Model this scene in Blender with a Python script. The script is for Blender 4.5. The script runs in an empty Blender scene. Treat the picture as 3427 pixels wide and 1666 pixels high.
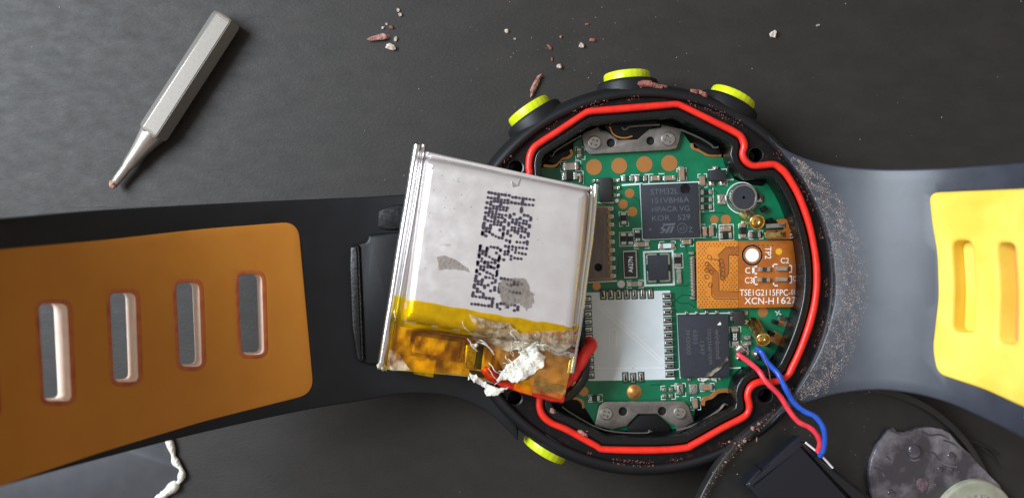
import bpy, bmesh, math, random
from mathutils import Vector, Matrix
from mathutils.geometry import delaunay_2d_cdt

# ------------------------------------------------------------------ camera, light, exposure
# one Blender unit is one centimetre; heights in the code are millimetres over the watch rim
scene = bpy.context.scene
CAM_H, FOC = 120.0, 2832.0          # camera height over the watch rim (mm), focal length in photo pixels
TABLE_Z = -11.0
cam_data = bpy.data.cameras.new("camera")
cam = bpy.data.objects.new("camera", cam_data)
scene.collection.objects.link(cam)
cam.location = (0, 0, CAM_H * .1)
cam_data.sensor_width = 36.0
cam_data.lens = 36.0 * FOC / 3427.0
cam_data.clip_start = 0.05
cam_data.clip_end = 500.0
cam_data.dof.use_dof = True
cam_data.dof.focus_distance = 12.15
cam_data.dof.aperture_fstop = 0.165
scene.camera = cam

world = bpy.data.worlds.new("World")
scene.world = world
world.use_nodes = True
wbg = world.node_tree.nodes["Background"]
wbg.inputs[0].default_value = (1.0, 0.93, 0.87, 1)
wbg.inputs[1].default_value = 0.37


def area_light(name, loc, target, sx, sy, power, color):
    d = bpy.data.lights.new(name, 'AREA')
    d.shape = 'RECTANGLE'
    d.size, d.size_y = sx, sy
    d.energy = power
    d.color = color
    o = bpy.data.objects.new(name, d)
    scene.collection.objects.link(o)
    o.location = loc
    o.rotation_euler = (Vector(target) - Vector(loc)).to_track_quat('-Z', 'Y').to_euler()
    return o


area_light("window_light", (-25, 9, 22), (0, 0, 0), 20, 18, 25000, (0.82, 0.91, 1.0))

vs = scene.view_settings
vs.view_transform = 'Standard'
vs.look = 'None'
vs.exposure = 0.0
vs.gamma = 1.0
vs.use_curve_mapping = False
scene.render.engine = 'CYCLES'
scene.cycles.use_denoising = True
scene.cycles.max_bounces = 8
scene.cycles.transparent_max_bounces = 12
rnd = random.Random(7)

# ------------------------------------------------------------------ helpers: pixels to places
REG = {4: (1640, 200, .39936), 5: (1900, 540, .39940), 6: (1900, 940, .49532), 7: (2300, 1200, .43750),
       8: (2500, 400, .79845), 3: (1200, 440, .76646), 2: (0, 600, .85167), 1: (300, 0, .55918),
       'a': (1880, 480, .20761), 'b': (2200, 560, .23958), 'c': (1900, 700, .24764), 'd': (2260, 780, .22361),
       'e': (2220, 1030, .23958), 'f': (1780, 1200, .23963), 'g': (2100, 1240, .25562), 'h': (1240, 960, .31943),
       'i': (1540, 620, .35129), 'j': (1140, 640, .52724), 'k': (1200, 20, .33544), 'l': (400, 1480, .14859),
       'm': (1500, 1250, .33223), 'n': (2860, 1380, .22844), 'o': (2460, 60, .44727), 'p': (0, 0, 1.0),
       'v': (0, 0, 1.3309)}


def q(k, x, y):
    a, b, s = REG[k]
    return (a + x * s, b + y * s)


def Q(k, *pts):
    return [q(k, x, y) for x, y in pts]


def W(p, z):
    """the place z mm over the rim seen at photo pixel p"""
    k = (CAM_H - z) / FOC * .1
    return Vector(((p[0] - 1713.5) * k, -(p[1] - 833.0) * k, z * .1))


def project(P):
    d = CAM_H * .1 - P.z
    return (1713.5 + P.x / d * FOC, 833.0 - P.y / d * FOC)


def S(px, z=0.0):
    """length in cm of px photo pixels at height z"""
    return px * (CAM_H - z) / FOC * .1


def area2(p):
    return sum(p[i][0] * p[(i + 1) % len(p)][1] - p[(i + 1) % len(p)][0] * p[i][1] for i in range(len(p)))


def ccw(p):
    p = [(a[0], a[1]) for a in p]
    return p if area2(p) > 0 else p[::-1]


def inset(p, d):
    """counter-clockwise polygon p moved inwards by d"""
    n = len(p)
    out = []
    for i in range(n):
        a, b, c = p[i - 1], p[i], p[(i + 1) % n]
        e1 = (b[0] - a[0], b[1] - a[1]); e2 = (c[0] - b[0], c[1] - b[1])
        l1 = math.hypot(*e1) or 1e-9; l2 = math.hypot(*e2) or 1e-9
        n1 = (-e1[1] / l1, e1[0] / l1); n2 = (-e2[1] / l2, e2[0] / l2)
        m = (n1[0] + n2[0], n1[1] + n2[1])
        k = 1 + n1[0] * n2[0] + n1[1] * n2[1]
        k = max(k, .35)
        out.append((b[0] + m[0] / k * d, b[1] + m[1] / k * d))
    return out


def fillet(p, r, n=4):
    """polygon with its corners rounded by about r"""
    out = []
    N = len(p)
    for i in range(N):
        a, b, c = Vector(p[i - 1][:2]), Vector(p[i][:2]), Vector(p[(i + 1) % N][:2])
        la, lc = (a - b).length, (c - b).length
        rr = min(r, la * .45, lc * .45)
        s = b + (a - b).normalized() * rr
        e = b + (c - b).normalized() * rr
        for k in range(n + 1):
            t = k / n
            out.append(tuple((s * (1 - t) ** 2 + b * 2 * t * (1 - t) + e * t * t)))
    return out


def circle(c, r, n=32, ry=None):
    ry = ry or r
    return [(c[0] + r * math.cos(2 * math.pi * i / n), c[1] + ry * math.sin(2 * math.pi * i / n)) for i in range(n)]


def rect(c, w, h, rot=0.0):
    a = math.radians(rot)
    ca, sa = math.cos(a), math.sin(a)
    return [(c[0] + x * ca - y * sa, c[1] + x * sa + y * ca) for x, y in
            ((-w / 2, -h / 2), (w / 2, -h / 2), (w / 2, h / 2), (-w / 2, h / 2))]


def crom(pts, n=6, closed=False):
    """Catmull-Rom through the points (any dimension)"""
    P = [Vector(p) for p in pts]
    N = len(P)
    out = []
    for i in range(N if closed else N - 1):
        p1, p2 = P[i], P[(i + 1) % N]
        p0 = P[i - 1] if (closed or i > 0) else p1 * 2 - p2
        p3 = P[(i + 2) % N] if (closed or i + 2 < N) else p2 * 2 - p1
        for k in range(n):
            t = k / n
            out.append(.5 * (2 * p1 + (p2 - p0) * t + (2 * p0 - 5 * p1 + 4 * p2 - p3) * t * t + (3 * p1 - p0 - 3 * p2 + p3) * t ** 3))
    if not closed:
        out.append(P[-1])
    return out


def jag(p, amp, seed, sub=3):
    """polygon with torn, uneven edges"""
    r = random.Random(seed)
    out = []
    for i in range(len(p)):
        a, b = p[i], p[(i + 1) % len(p)]
        for k in range(sub):
            t = k / sub
            out.append((a[0] + (b[0] - a[0]) * t + r.uniform(-amp, amp), a[1] + (b[1] - a[1]) * t + r.uniform(-amp, amp)))
    return out


# ------------------------------------------------------------------ helpers: materials
def lin(c):
    return tuple((v / 255 / 12.92 if v <= 10 else ((v / 255 + .055) / 1.055) ** 2.4) for v in c)


def M(name, c, rough=.5, metal=0.0, spec=.5, c2=None, nscale=12.0, crange=(.4, .62), bump=0.0, bscale=40.0, bdist=.006,
      rvar=0.0, coat=0.0, sss=0.0, stretch=None, detail=5.0, ior=None, sheen=0.0, dots=None):
    """Principled material: c and c2 are sRGB 0-255, mixed by noise; bump is fine relief"""
    m = bpy.data.materials.new(name)
    m.use_nodes = True
    nt = m.node_tree
    b = nt.nodes["Principled BSDF"]
    b.inputs["Base Color"].default_value = (*lin(c), 1)
    b.inputs["Roughness"].default_value = rough
    b.inputs["Metallic"].default_value = metal
    b.inputs["Specular IOR Level"].default_value = spec
    b.inputs["Coat Weight"].default_value = coat
    b.inputs["Coat Roughness"].default_value = .08
    if sheen:
        b.inputs["Sheen Weight"].default_value = sheen
        b.inputs["Sheen Roughness"].default_value = .5
    if sss:
        b.inputs["Subsurface Weight"].default_value = sss
        b.inputs["Subsurface Radius"].default_value = (1, .5, .15)
        b.inputs["Subsurface Scale"].default_value = .06
    tc = nt.nodes.new("ShaderNodeTexCoord")
    mp = nt.nodes.new("ShaderNodeMapping")
    nt.links.new(tc.outputs["Object"], mp.inputs[0])
    if stretch:
        mp.inputs["Rotation"].default_value = (0, 0, stretch[0])
        mp.inputs["Scale"].default_value = stretch[1]
    def noise(sc, de=detail):
        n = nt.nodes.new("ShaderNodeTexNoise")
        n.inputs["Scale"].default_value = sc
        n.inputs["Detail"].default_value = de
        n.inputs["Roughness"].default_value = .6
        nt.links.new(mp.outputs[0], n.inputs[0])
        return n
    if c2:
        n = noise(nscale)
        r = nt.nodes.new("ShaderNodeValToRGB")
        r.color_ramp.elements[0].position = crange[0]
        r.color_ramp.elements[1].position = crange[1]
        r.color_ramp.elements[0].color = (*lin(c), 1)
        r.color_ramp.elements[1].color = (*lin(c2), 1)
        nt.links.new(n.outputs[0], r.inputs[0])
        nt.links.new(r.outputs[0], b.inputs["Base Color"])
    if rvar:
        n = noise(nscale * 2.3)
        mr = nt.nodes.new("ShaderNodeMapRange")
        mr.inputs[1].default_value = .3; mr.inputs[2].default_value = .7
        mr.inputs[3].default_value = max(rough - rvar, .03); mr.inputs[4].default_value = min(rough + rvar, 1)
        nt.links.new(n.outputs[0], mr.inputs[0])
        nt.links.new(mr.outputs[0], b.inputs["Roughness"])
    if bump:
        n = noise(bscale, 6)
        bp = nt.nodes.new("ShaderNodeBump")
        bp.inputs["Strength"].default_value = bump
        bp.inputs["Distance"].default_value = bdist
        nt.links.new(n.outputs[0], bp.inputs["Height"])
        nt.links.new(bp.outputs[0], b.inputs["Normal"])
    return m


def film(name, tint, gloss=.12, milk=None, milkfac=0.0, bump=.3, bscale=14.0, ior=1.5, patchy=False):
    """thin clear coloured film: tinted see-through under a glossy skin, a milky share where given"""
    m = bpy.data.materials.new(name)
    m.use_nodes = True
    nt = m.node_tree
    for n in list(nt.nodes):
        nt.nodes.remove(n)
    out = nt.nodes.new("ShaderNodeOutputMaterial")
    tr = nt.nodes.new("ShaderNodeBsdfTransparent")
    tr.inputs[0].default_value = (*tint, 1)
    gl = nt.nodes.new("ShaderNodeBsdfGlossy")
    gl.inputs["Roughness"].default_value = gloss
    gl.inputs[0].default_value = (1, .97, .9, 1)
    fr = nt.nodes.new("ShaderNodeFresnel")
    fr.inputs[0].default_value = ior
    tc = nt.nodes.new("ShaderNodeTexCoord")
    ns = nt.nodes.new("ShaderNodeTexNoise")
    ns.inputs["Scale"].default_value = bscale
    ns.inputs["Detail"].default_value = 4
    nt.links.new(tc.outputs["Object"], ns.inputs[0])
    bp = nt.nodes.new("ShaderNodeBump")
    bp.inputs["Strength"].default_value = bump
    bp.inputs["Distance"].default_value = .02
    nt.links.new(ns.outputs[0], bp.inputs["Height"])
    nt.links.new(bp.outputs[0], gl.inputs["Normal"])
    nt.links.new(bp.outputs[0], fr.inputs["Normal"])
    base = tr
    if milk:
        df = nt.nodes.new("ShaderNodeBsdfDiffuse")
        df.inputs[0].default_value = (*lin(milk), 1)
        n2 = nt.nodes.new("ShaderNodeTexNoise")
        n2.inputs["Scale"].default_value = 9
        n2.inputs["Detail"].default_value = 6
        nt.links.new(tc.outputs["Object"], n2.inputs[0])
        mr = nt.nodes.new("ShaderNodeMapRange")
        mr.inputs[1].default_value = .35; mr.inputs[2].default_value = .7
        mr.inputs[3].default_value = milkfac * .5; mr.inputs[4].default_value = min(1, milkfac * 1.5)
        if patchy:
            n2.inputs['Scale'].default_value = 3.6
            n2.inputs['Detail'].default_value = 6
            n2.inputs['Roughness'].default_value = .7
            mr.inputs[1].default_value = .44; mr.inputs[2].default_value = .60
            mr.inputs[3].default_value = .04; mr.inputs[4].default_value = milkfac
        nt.links.new(n2.outputs[0], mr.inputs[0])
        mx = nt.nodes.new("ShaderNodeMixShader")
        nt.links.new(mr.outputs[0], mx.inputs[0])
        nt.links.new(tr.outputs[0], mx.inputs[1])
        nt.links.new(df.outputs[0], mx.inputs[2])
        base = mx
    mix = nt.nodes.new("ShaderNodeMixShader")
    nt.links.new(fr.outputs[0], mix.inputs[0])
    nt.links.new(base.outputs[0], mix.inputs[1])
    nt.links.new(gl.outputs[0], mix.inputs[2])
    nt.links.new(mix.outputs[0], out.inputs[0])
    return m


# ------------------------------------------------------------------ helpers: meshes and objects
def root_of(o):
    v = Vector((0, 0, 0))
    while o is not None:
        v += o.location
        o = o.parent
    return v


def tag(o, label=None, cat=None, group=None, kind=None):
    for k, v in (("label", label), ("category", cat), ("group", group), ("kind", kind)):
        if v:
            o[k] = v
    return o


def thing(name, base, label, cat, group=None):
    o = bpy.data.objects.new(name, None)
    o.empty_display_size = .3
    scene.collection.objects.link(o)
    o.location = base
    return tag(o, label, cat, group)


def put(name, me, mats, parent, origin):
    for m in (mats if isinstance(mats, (list, tuple)) else [mats]):
        if m.name not in [x.name for x in me.materials if x]:
            me.materials.append(m)
    o = bpy.data.objects.new(name, me)
    scene.collection.objects.link(o)
    if parent is not None:
        o.parent = parent
    o.location = Vector(origin) - (root_of(parent) if parent is not None else Vector((0, 0, 0)))
    return o


def finish(bm, name, mats, parent, smooth=True, sharp=38, weld=1e-4):
    """one mesh object from a bmesh in world coordinates, its origin at its middle"""
    if weld:
        bmesh.ops.remove_doubles(bm, verts=bm.verts, dist=weld)
    bmesh.ops.recalc_face_normals(bm, faces=bm.faces)
    xs = [v.co for v in bm.verts]
    lo = Vector((min(v.x for v in xs), min(v.y for v in xs), min(v.z for v in xs)))
    hi = Vector((max(v.x for v in xs), max(v.y for v in xs), max(v.z for v in xs)))
    c = Vector(((lo.x + hi.x) / 2, (lo.y + hi.y) / 2, lo.z))
    for v in bm.verts:
        v.co -= c
    me = bpy.data.meshes.new(name)
    bm.to_mesh(me)
    bm.free()
    if smooth:
        me.polygons.foreach_set("use_smooth", [True] * len(me.polygons))
        me.set_sharp_from_angle(angle=math.radians(sharp))
    return put(name, me, mats, parent, c)


def cdt(outline, holes, extra):
    verts = [Vector(p[:2]) for p in outline]
    edges = [(i, (i + 1) % len(outline)) for i in range(len(outline))]
    for h in holes:
        b = len(verts)
        verts += [Vector(p[:2]) for p in h]
        edges += [(b + i, b + (i + 1) % len(h)) for i in range(len(h))]
    verts += [Vector(p[:2]) for p in extra]
    r = delaunay_2d_cdt(verts, edges, [], 0, 1e-7)
    faces = []
    for f_ in r[2]:
        c = (sum(r[0][i].x for i in f_) / len(f_), sum(r[0][i].y for i in f_) / len(f_))
        if inside(c, outline) and not any(inside(c, h) for h in holes):
            faces.append(f_)
    return r[0], faces


def inside(p, poly):
    x, y = p[0], p[1]
    c = False
    n = len(poly)
    for i in range(n):
        x1, y1 = poly[i][:2]; x2, y2 = poly[i - 1][:2]
        if (y1 > y) != (y2 > y) and x < (x2 - x1) * (y - y1) / (y2 - y1) + x1:
            c = not c
    return c


def flat(x, y, h):
    return Vector((x, y, h))


def add_solid(bm, outline, zb, zt, r=0.0, segs=2, holes=(), f=flat, grid=0.0, mi=0, bottom=True, hole_r=None):
    """prism over an outline (cm), top edge rounded by r; f maps (x, y, height cm) to a place; holes go right through"""
    o = ccw(outline)
    hs = [ccw(h) for h in holes]
    hr = r if hole_r is None else hole_r
    start = len(bm.faces)
    def ring(p, h):
        return [bm.verts.new(f(x, y, h)) for x, y in p]
    def band(a, b):
        n = len(a)
        for i in range(n):
            try:
                bm.faces.new((a[i], a[(i + 1) % n], b[(i + 1) % n], b[i]))
            except ValueError:
                pass
    def walls(p, rr, sgn):
        prev = ring(p, zb)
        nxt = ring(p, zt - rr)
        band(prev, nxt)
        pp = p
        if rr > 0:
            for k in range(1, segs + 1):
                a = math.pi / 2 * k / segs
                pp = inset(p, sgn * rr * (1 - math.cos(a)))
                cur = ring(pp, zt - rr * (1 - math.sin(a)))
                band(nxt, cur)
                nxt = cur
        return pp, nxt, prev
    top, tv, bv = walls(o, r, 1)
    tops, bots = [], []
    for h in hs:
        hp, hv, hb = walls(h, hr, -1)
        tops.append(hp); bots.append(h)
    if not hs and not grid:
        bm.faces.new(tv)
        if bottom:
            bm.faces.new(bv[::-1])
    else:
        extra = []
        if grid:
            x0, x1 = min(p[0] for p in top), max(p[0] for p in top)
            y0, y1 = min(p[1] for p in top), max(p[1] for p in top)
            nx, ny = int((x1 - x0) / grid), int((y1 - y0) / grid)
            safe = inset(top, grid * .3)
            hsafe = [inset(h, -grid * .3) for h in tops]
            for i in range(1, nx + 1):
                for j in range(1, ny + 1):
                    p = (x0 + i * (x1 - x0) / (nx + 1), y0 + j * (y1 - y0) / (ny + 1))
                    if inside(p, safe) and not any(inside(p, h) for h in hsafe):
                        extra.append(p)
        vv, ff = cdt(top, tops, extra)
        vs_ = [bm.verts.new(f(p.x, p.y, zt)) for p in vv]
        for t in ff:
            try:
                bm.faces.new([vs_[i] for i in t])
            except ValueError:
                pass
        if bottom:
            vv, ff = cdt(o, bots, extra)
            vs_ = [bm.verts.new(f(p.x, p.y, zb)) for p in vv]
            for t in ff:
                try:
                    bm.faces.new([vs_[i] for i in t][::-1])
                except ValueError:
                    pass
    bm.faces.ensure_lookup_table()
    if mi:
        for fc in bm.faces[start:]:
            fc.material_index = mi


def plate(name, px, z0, z1, mat, parent, r=0.0, segs=2, holes=(), grid=0.0, plane=None, smooth=True, sharp=38, bottom=True):
    """a slab seen at the pixel outline px, from z0 to z1 mm; plane(x, y) gives mm to add"""
    if plane is None:
        o = [W(p, z1)[:2] for p in px]
        hs = [[W(p, z1)[:2] for p in h] for h in holes]
        f = flat
    else:
        o = [on_plane(p, plane, z1)[:2] for p in px]
        hs = [[on_plane(p, plane, z1)[:2] for p in h] for h in holes]
        f = lambda x, y, h: Vector((x, y, h + plane(x, y) * .1))
    bm = bmesh.new()
    add_solid(bm, o, z0 * .1, z1 * .1, r * .1, segs, hs, f, grid, bottom=bottom)
    return finish(bm, name, mat, parent, smooth, sharp)


def on_plane(p, plane, h=0.0):
    z = h
    for _ in range(12):
        P = W(p, z)
        z = plane(P.x, P.y) + h
    return W(p, z)


def add_tube(bm, pts, rad, n=10, closed=False, mi=0, caps=True, flatten=1.0):
    P = [Vector(p) for p in pts]
    N = len(P)
    rads = rad if isinstance(rad, (list, tuple)) else [rad] * N
    rings = []
    up = None
    for i in range(N):
        t = (P[(i + 1) % N] - P[i - 1]) if (closed or 0 < i < N - 1) else (P[1] - P[0] if i == 0 else P[-1] - P[-2])
        t.normalize()
        if up is None:
            up = Vector((0, 0, 1))
            if abs(t.z) > .9:
                up = Vector((1, 0, 0))
        up = (up - t * up.dot(t)).normalized()
        sd = t.cross(up)
        rings.append([bm.verts.new(P[i] + (sd * math.cos(2 * math.pi * k / n) + up * math.sin(2 * math.pi * k / n) * flatten) * rads[i]) for k in range(n)])
    fs = []
    for i in range(N if closed else N - 1):
        a, b = rings[i], rings[(i + 1) % N]
        for k in range(n):
            fs.append(bm.faces.new((a[k], a[(k + 1) % n], b[(k + 1) % n], b[k])))
    if not closed and caps:
        fs.append(bm.faces.new(rings[0][::-1]))
        fs.append(bm.faces.new(rings[-1]))
    for f_ in fs:
        f_.material_index = mi


def tube(name, pts, rad, mat, parent, n=10, closed=False, flatten=1.0):
    bm = bmesh.new()
    add_tube(bm, pts, rad, n, closed, flatten=flatten)
    return finish(bm, name, mat, parent, sharp=50)


def add_lathe(bm, c, axis, prof, n=32, mi=0, caps=False):
    """profile [(radius, distance along axis)] turned about an axis through c"""
    ax = Vector(axis).normalized()
    u = ax.orthogonal().normalized()
    v = ax.cross(u)
    rings = []
    for r, h in prof:
        rings.append([bm.verts.new(Vector(c) + ax * h + (u * math.cos(2 * math.pi * k / n) + v * math.sin(2 * math.pi * k / n)) * r) for k in range(n)])
    fs = []
    for a, b in zip(rings, rings[1:]):
        for k in range(n):
            fs.append(bm.faces.new((a[k], a[(k + 1) % n], b[(k + 1) % n], b[k])))
    if caps:
        fs.append(bm.faces.new(rings[0][::-1])); fs.append(bm.faces.new(rings[-1]))
    for f_ in fs:
        f_.material_index = mi


_font_cache = {}


def text_tris(s):
    if s not in _font_cache:
        cu = bpy.data.curves.new("lettering", 'FONT')
        cu.body = s
        cu.resolution_u = 3
        ob = bpy.data.objects.new("lettering", cu)
        scene.collection.objects.link(ob)
        bpy.context.view_layer.update()
        ev = ob.evaluated_get(bpy.context.evaluated_depsgraph_get())
        me = ev.to_mesh()
        vs_ = [(v.co.x, v.co.y) for v in me.vertices]
        fs = [tuple(p.vertices) for p in me.polygons]
        ev.to_mesh_clear()
        bpy.data.objects.remove(ob)
        bpy.data.curves.remove(cu)
        _font_cache[s] = (vs_, fs)
    return _font_cache[s]


def add_text(bm, s, c, w, h, rot, z, plane=None):
    """flat lettering, w x h photo pixels round pixel c, turned by rot degrees clockwise in the picture"""
    vs_, fs = text_tris(s)
    x0, x1 = min(v[0] for v in vs_), max(v[0] for v in vs_)
    y0, y1 = min(v[1] for v in vs_), max(v[1] for v in vs_)
    a = math.radians(rot)
    out = []
    for x, y in vs_:
        tx = ((x - x0) / (x1 - x0) - .5) * w
        ty = -((y - y0) / (y1 - y0) - .5) * h
        p = (c[0] + tx * math.cos(a) - ty * math.sin(a), c[1] + tx * math.sin(a) + ty * math.cos(a))
        out.append(bm.verts.new(W(p, z)))
    for t in fs:
        try:
            bm.faces.new([out[i] for i in t])
        except ValueError:
            pass


def up_faces(bm):
    for f_ in bm.faces:
        f_.normal_update()
        if f_.normal.z < 0:
            f_.normal_flip()


def finish_flat(bm, name, mat, parent):
    """flat print: faces all look up"""
    up_faces(bm)
    xs = [v.co for v in bm.verts]
    c = Vector((sum(v.x for v in xs) / len(xs), sum(v.y for v in xs) / len(xs), xs[0].z))
    for v in bm.verts:
        v.co -= c
    me = bpy.data.meshes.new(name)
    bm.to_mesh(me)
    bm.free()
    return put(name, me, mat, parent, c)


def add_poly(bm, px, z, mi=0):
    f_ = bm.faces.new([bm.verts.new(W(p, z)) for p in px])
    f_.material_index = mi


def add_line(bm, px, w, z, closed=False):
    """a painted line w pixels wide along the pixel path"""
    n = len(px)
    for i in range(n if closed else n - 1):
        a, b = Vector(px[i]), Vector(px[(i + 1) % n])
        d = (b - a)
        if d.length < 1e-6:
            continue
        d.normalize()
        s = Vector((-d.y, d.x)) * w / 2
        e = d * w * .45
        z_ = z + (i % 5) * .002
        add_poly(bm, [tuple(a + s - e), tuple(b + s + e), tuple(b - s + e), tuple(a - s - e)], z_)

# ------------------------------------------------------------------ materials
m_table = M("charcoal_leatherette", (42, 39, 36), .57, c2=(47, 43, 40), nscale=1.4, bump=.3, bscale=15, bdist=.014,
            stretch=(.95, (1.0, 1.9, 1.0)), rvar=.06, spec=.32)
m_rubber = M("black_rubber", (18, 18, 20), .5, c2=(22, 22, 25), nscale=2.5, bump=.12, bscale=60, bdist=.004, spec=.32)
m_rubber_dustsheen = M("black_rubber_dust_and_sheen", (44, 48, 57), .46, c2=(54, 58, 68), nscale=1.6, bump=.15, bscale=55, bdist=.004, spec=.65)  # dust plus the right strap's pale daylight sheen, put into the colour
m_rubber_blk = M("black_case_plastic", (13, 13, 15), .42, c2=(18, 17, 18), nscale=8, bump=.2, bscale=35, bdist=.005, spec=.3)
m_ledge = M("sooty_case_ledge", (16, 13, 14), .5, c2=(50, 28, 25), nscale=9, crange=(.52, .8), bump=.4, bscale=30, bdist=.01, spec=.2)
m_lip = M("glossy_black_lip", (9, 9, 11), .3, bump=.3, bscale=14, bdist=.01, rvar=.1)
m_orange = M("ochre_strap_inlay", (190, 122, 42), .58, c2=(187, 118, 39), nscale=2.0, bump=.3, bscale=75, bdist=.003, spec=.25)
m_slotred = M("red_glow_slot_edge", (182, 96, 38), .5, c2=(160, 66, 32), nscale=5)
m_slotpale = M("window_lit_slot_wall", (255, 238, 222), .5, c2=(252, 222, 202), nscale=6)
m_yellow = M("yellow_strap_inlay", (243, 217, 98), .55, c2=(238, 197, 72), nscale=.9, bump=.08, bscale=60, bdist=.003, spec=.3, sss=.15)
m_lime = M("lime_button_plastic", (205, 214, 16), .35, c2=(190, 205, 12), nscale=6, sss=.25, spec=.5)
m_red = M("red_silicone_gasket", (234, 44, 28), .40, c2=(216, 36, 24), nscale=5, sss=.2, rvar=.12, bump=.06, bscale=25, bdist=.004)
m_pcb = M("green_solder_mask", (0, 98, 64), .3, c2=(2, 114, 76), nscale=5, crange=(.35, .7), bump=.25, bscale=22, bdist=.004, coat=.1)
m_pcbdark = M("dark_green_solder_mask", (0, 66, 46), .35)
m_gold = M("copper_gold_pad", (206, 146, 86), .42, metal=.75, c2=(188, 128, 72), nscale=16, bump=.15, bscale=60, bdist=.002)
m_brass = M("bright_brass", (240, 214, 150), .26, metal=1, c2=(190, 150, 70), nscale=20, rvar=.08)
m_solder = M("solder", (214, 210, 204), .24, metal=.9, c2=(190, 186, 180), nscale=30, bump=.4, bscale=45, bdist=.006)
m_steel = M("brushed_steel_bracket", (150, 144, 138), .42, metal=.85, c2=(134, 128, 124), nscale=10, bump=.1, bscale=60, bdist=.002)
m_screw = M("screw_steel", (196, 194, 190), .24, metal=1)
m_dark = M("hole_black", (9, 9, 10), .6)
m_chip = M("chip_epoxy", (50, 52, 60), .6, c2=(44, 46, 54), nscale=30, bump=.35, bscale=160, bdist=.002, spec=.35)
m_chipdk = M("dark_chip_epoxy", (34, 33, 35), .55, bump=.2, bscale=120, bdist=.002)
m_resist = M("resistor_black", (26, 25, 26), .35)
m_ceram = M("capacitor_ceramic", (156, 118, 92), .45, c2=(142, 106, 84), nscale=20)
m_ceramgrey = M("capacitor_grey_ceramic", (150, 134, 118), .45, c2=(136, 120, 106), nscale=20)
m_silk = M("silkscreen_white", (212, 222, 220), .6)
m_whitepad = M("module_white_print", (214, 222, 226), .45, c2=(207, 217, 221), nscale=4)
m_mark = M("laser_marking_grey", (84, 86, 94), .6)
m_markdim = M("faint_laser_marking", (84, 82, 82), .6)
m_shield = M("module_shield_metal", (118, 104, 98), .4, metal=.6, c2=(104, 92, 88), nscale=6, stretch=(0, (4, .5, 1)))
m_flexl = M("flex_amber_stiffened", (206, 130, 44), .38, c2=(198, 120, 38), nscale=6, coat=.2)
m_flexd = M("flex_amber_dark", (176, 98, 26), .3, c2=(158, 84, 20), nscale=5, coat=.4)
m_flext = M("flex_trace_brown", (162, 92, 34), .4)
m_flexdot = M("flex_perforation", (92, 52, 18), .5)
m_white = M("white_print", (236, 236, 236), .5)
m_alu = M("battery_pouch_foil", (222, 215, 212), .32, metal=.62, c2=(217, 209, 206), nscale=2.2, rvar=.06, bump=.12, bscale=6, bdist=.01)
m_chrome = M("folded_foil_seam", (232, 232, 234), .24, metal=1, bump=.25, bscale=8, bdist=.02)
m_ink = M("purple_black_ink", (40, 32, 50), .5, c2=(52, 42, 62), nscale=30)
m_board = M("protection_board", (150, 112, 58), .5, c2=(190, 140, 72), nscale=8, bump=.4, bscale=12, bdist=.03)
m_tan = M("tan_paper_insulation", (238, 188, 122), .55, c2=(190, 132, 70), nscale=5, bump=.5, bscale=10, bdist=.03)
m_glue = M("dried_white_glue", (238, 234, 224), .4, c2=(220, 212, 196), nscale=16, bump=.9, bscale=22, bdist=.04, sss=.2)
m_wred = M("red_wire_insulation", (226, 44, 34), .38, sss=.15, spec=.5)
m_wpink = M("thin_red_wire_insulation", (228, 62, 76), .35, c2=(212, 48, 62), nscale=8, sss=.2)
m_wblue = M("blue_wire_insulation", (36, 84, 186), .35, c2=(30, 72, 168), nscale=8)
m_wblk = M("black_wire_insulation", (24, 22, 24), .4)
m_bit = M("screwdriver_steel", (190, 184, 176), .33, metal=.8, c2=(182, 176, 168), nscale=30, bump=.03, bscale=40, bdist=.003)
m_copper = M("brown_rubber_residue", (150, 92, 78), .7, c2=(104, 60, 52), nscale=20, bump=.8, bscale=25, bdist=.03)
m_pinkres = M("pink_brown_residue", (178, 134, 122), .65, c2=(128, 80, 72), nscale=14, bump=.9, bscale=18, bdist=.04)
m_palecr = M("pale_crumb", (200, 186, 172), .6, c2=(168, 148, 130), nscale=16, bump=.6, bscale=20, bdist=.03)
m_greycr = M("grey_lint", (150, 148, 148), .7)
m_back = M("case_back_plastic", (34, 34, 35), .38, c2=(42, 41, 38), nscale=2, bump=.1, bscale=30, bdist=.004, rvar=.06)
m_tape = M("black_vinyl_tape", (24, 26, 34), .32, bump=.12, bscale=10, bdist=.01)
m_smear = M("purple_grey_adhesive_film", (62, 57, 64), .12, c2=(150, 144, 152), nscale=1.7, crange=(.46, .74), bump=.45, bscale=4, bdist=.07, rvar=.12, coat=.6)  # pale blotches stand in for the window reflection on the glassy film
m_pale = M("pale_olive_disc", (176, 178, 156), .45, c2=(160, 160, 140), nscale=5)
m_palein = M("mottled_disc_centre", (196, 186, 172), .4, c2=(150, 138, 128), nscale=14, bump=.8, bscale=22, bdist=.03)
m_kapton = film("kapton_tape", (1.0, .84, .04), .07, milk=(252, 190, 0), milkfac=.2, bump=.45, bscale=6, ior=1.36)
m_kaptonclear = film("kapton_tape_clear", (1.0, .84, .06), .06, bump=.6, bscale=8, ior=1.4)
m_kapton2 = film("kapton_tape_second_layer", (.98, .82, .30), .14, milk=(214, 160, 84), milkfac=.22, bump=.5, bscale=6, ior=1.38)
m_scuff = film("grey_scuffed_adhesive", (.93, .91, .89), .4, milk=(160, 150, 142), milkfac=.48, bump=.6, bscale=20, patchy=True)
m_gluefilm = film("torn_glue_film", (.95, .9, .8), .3, milk=(228, 214, 186), milkfac=.5, bump=.5, bscale=12, patchy=True)

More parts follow.
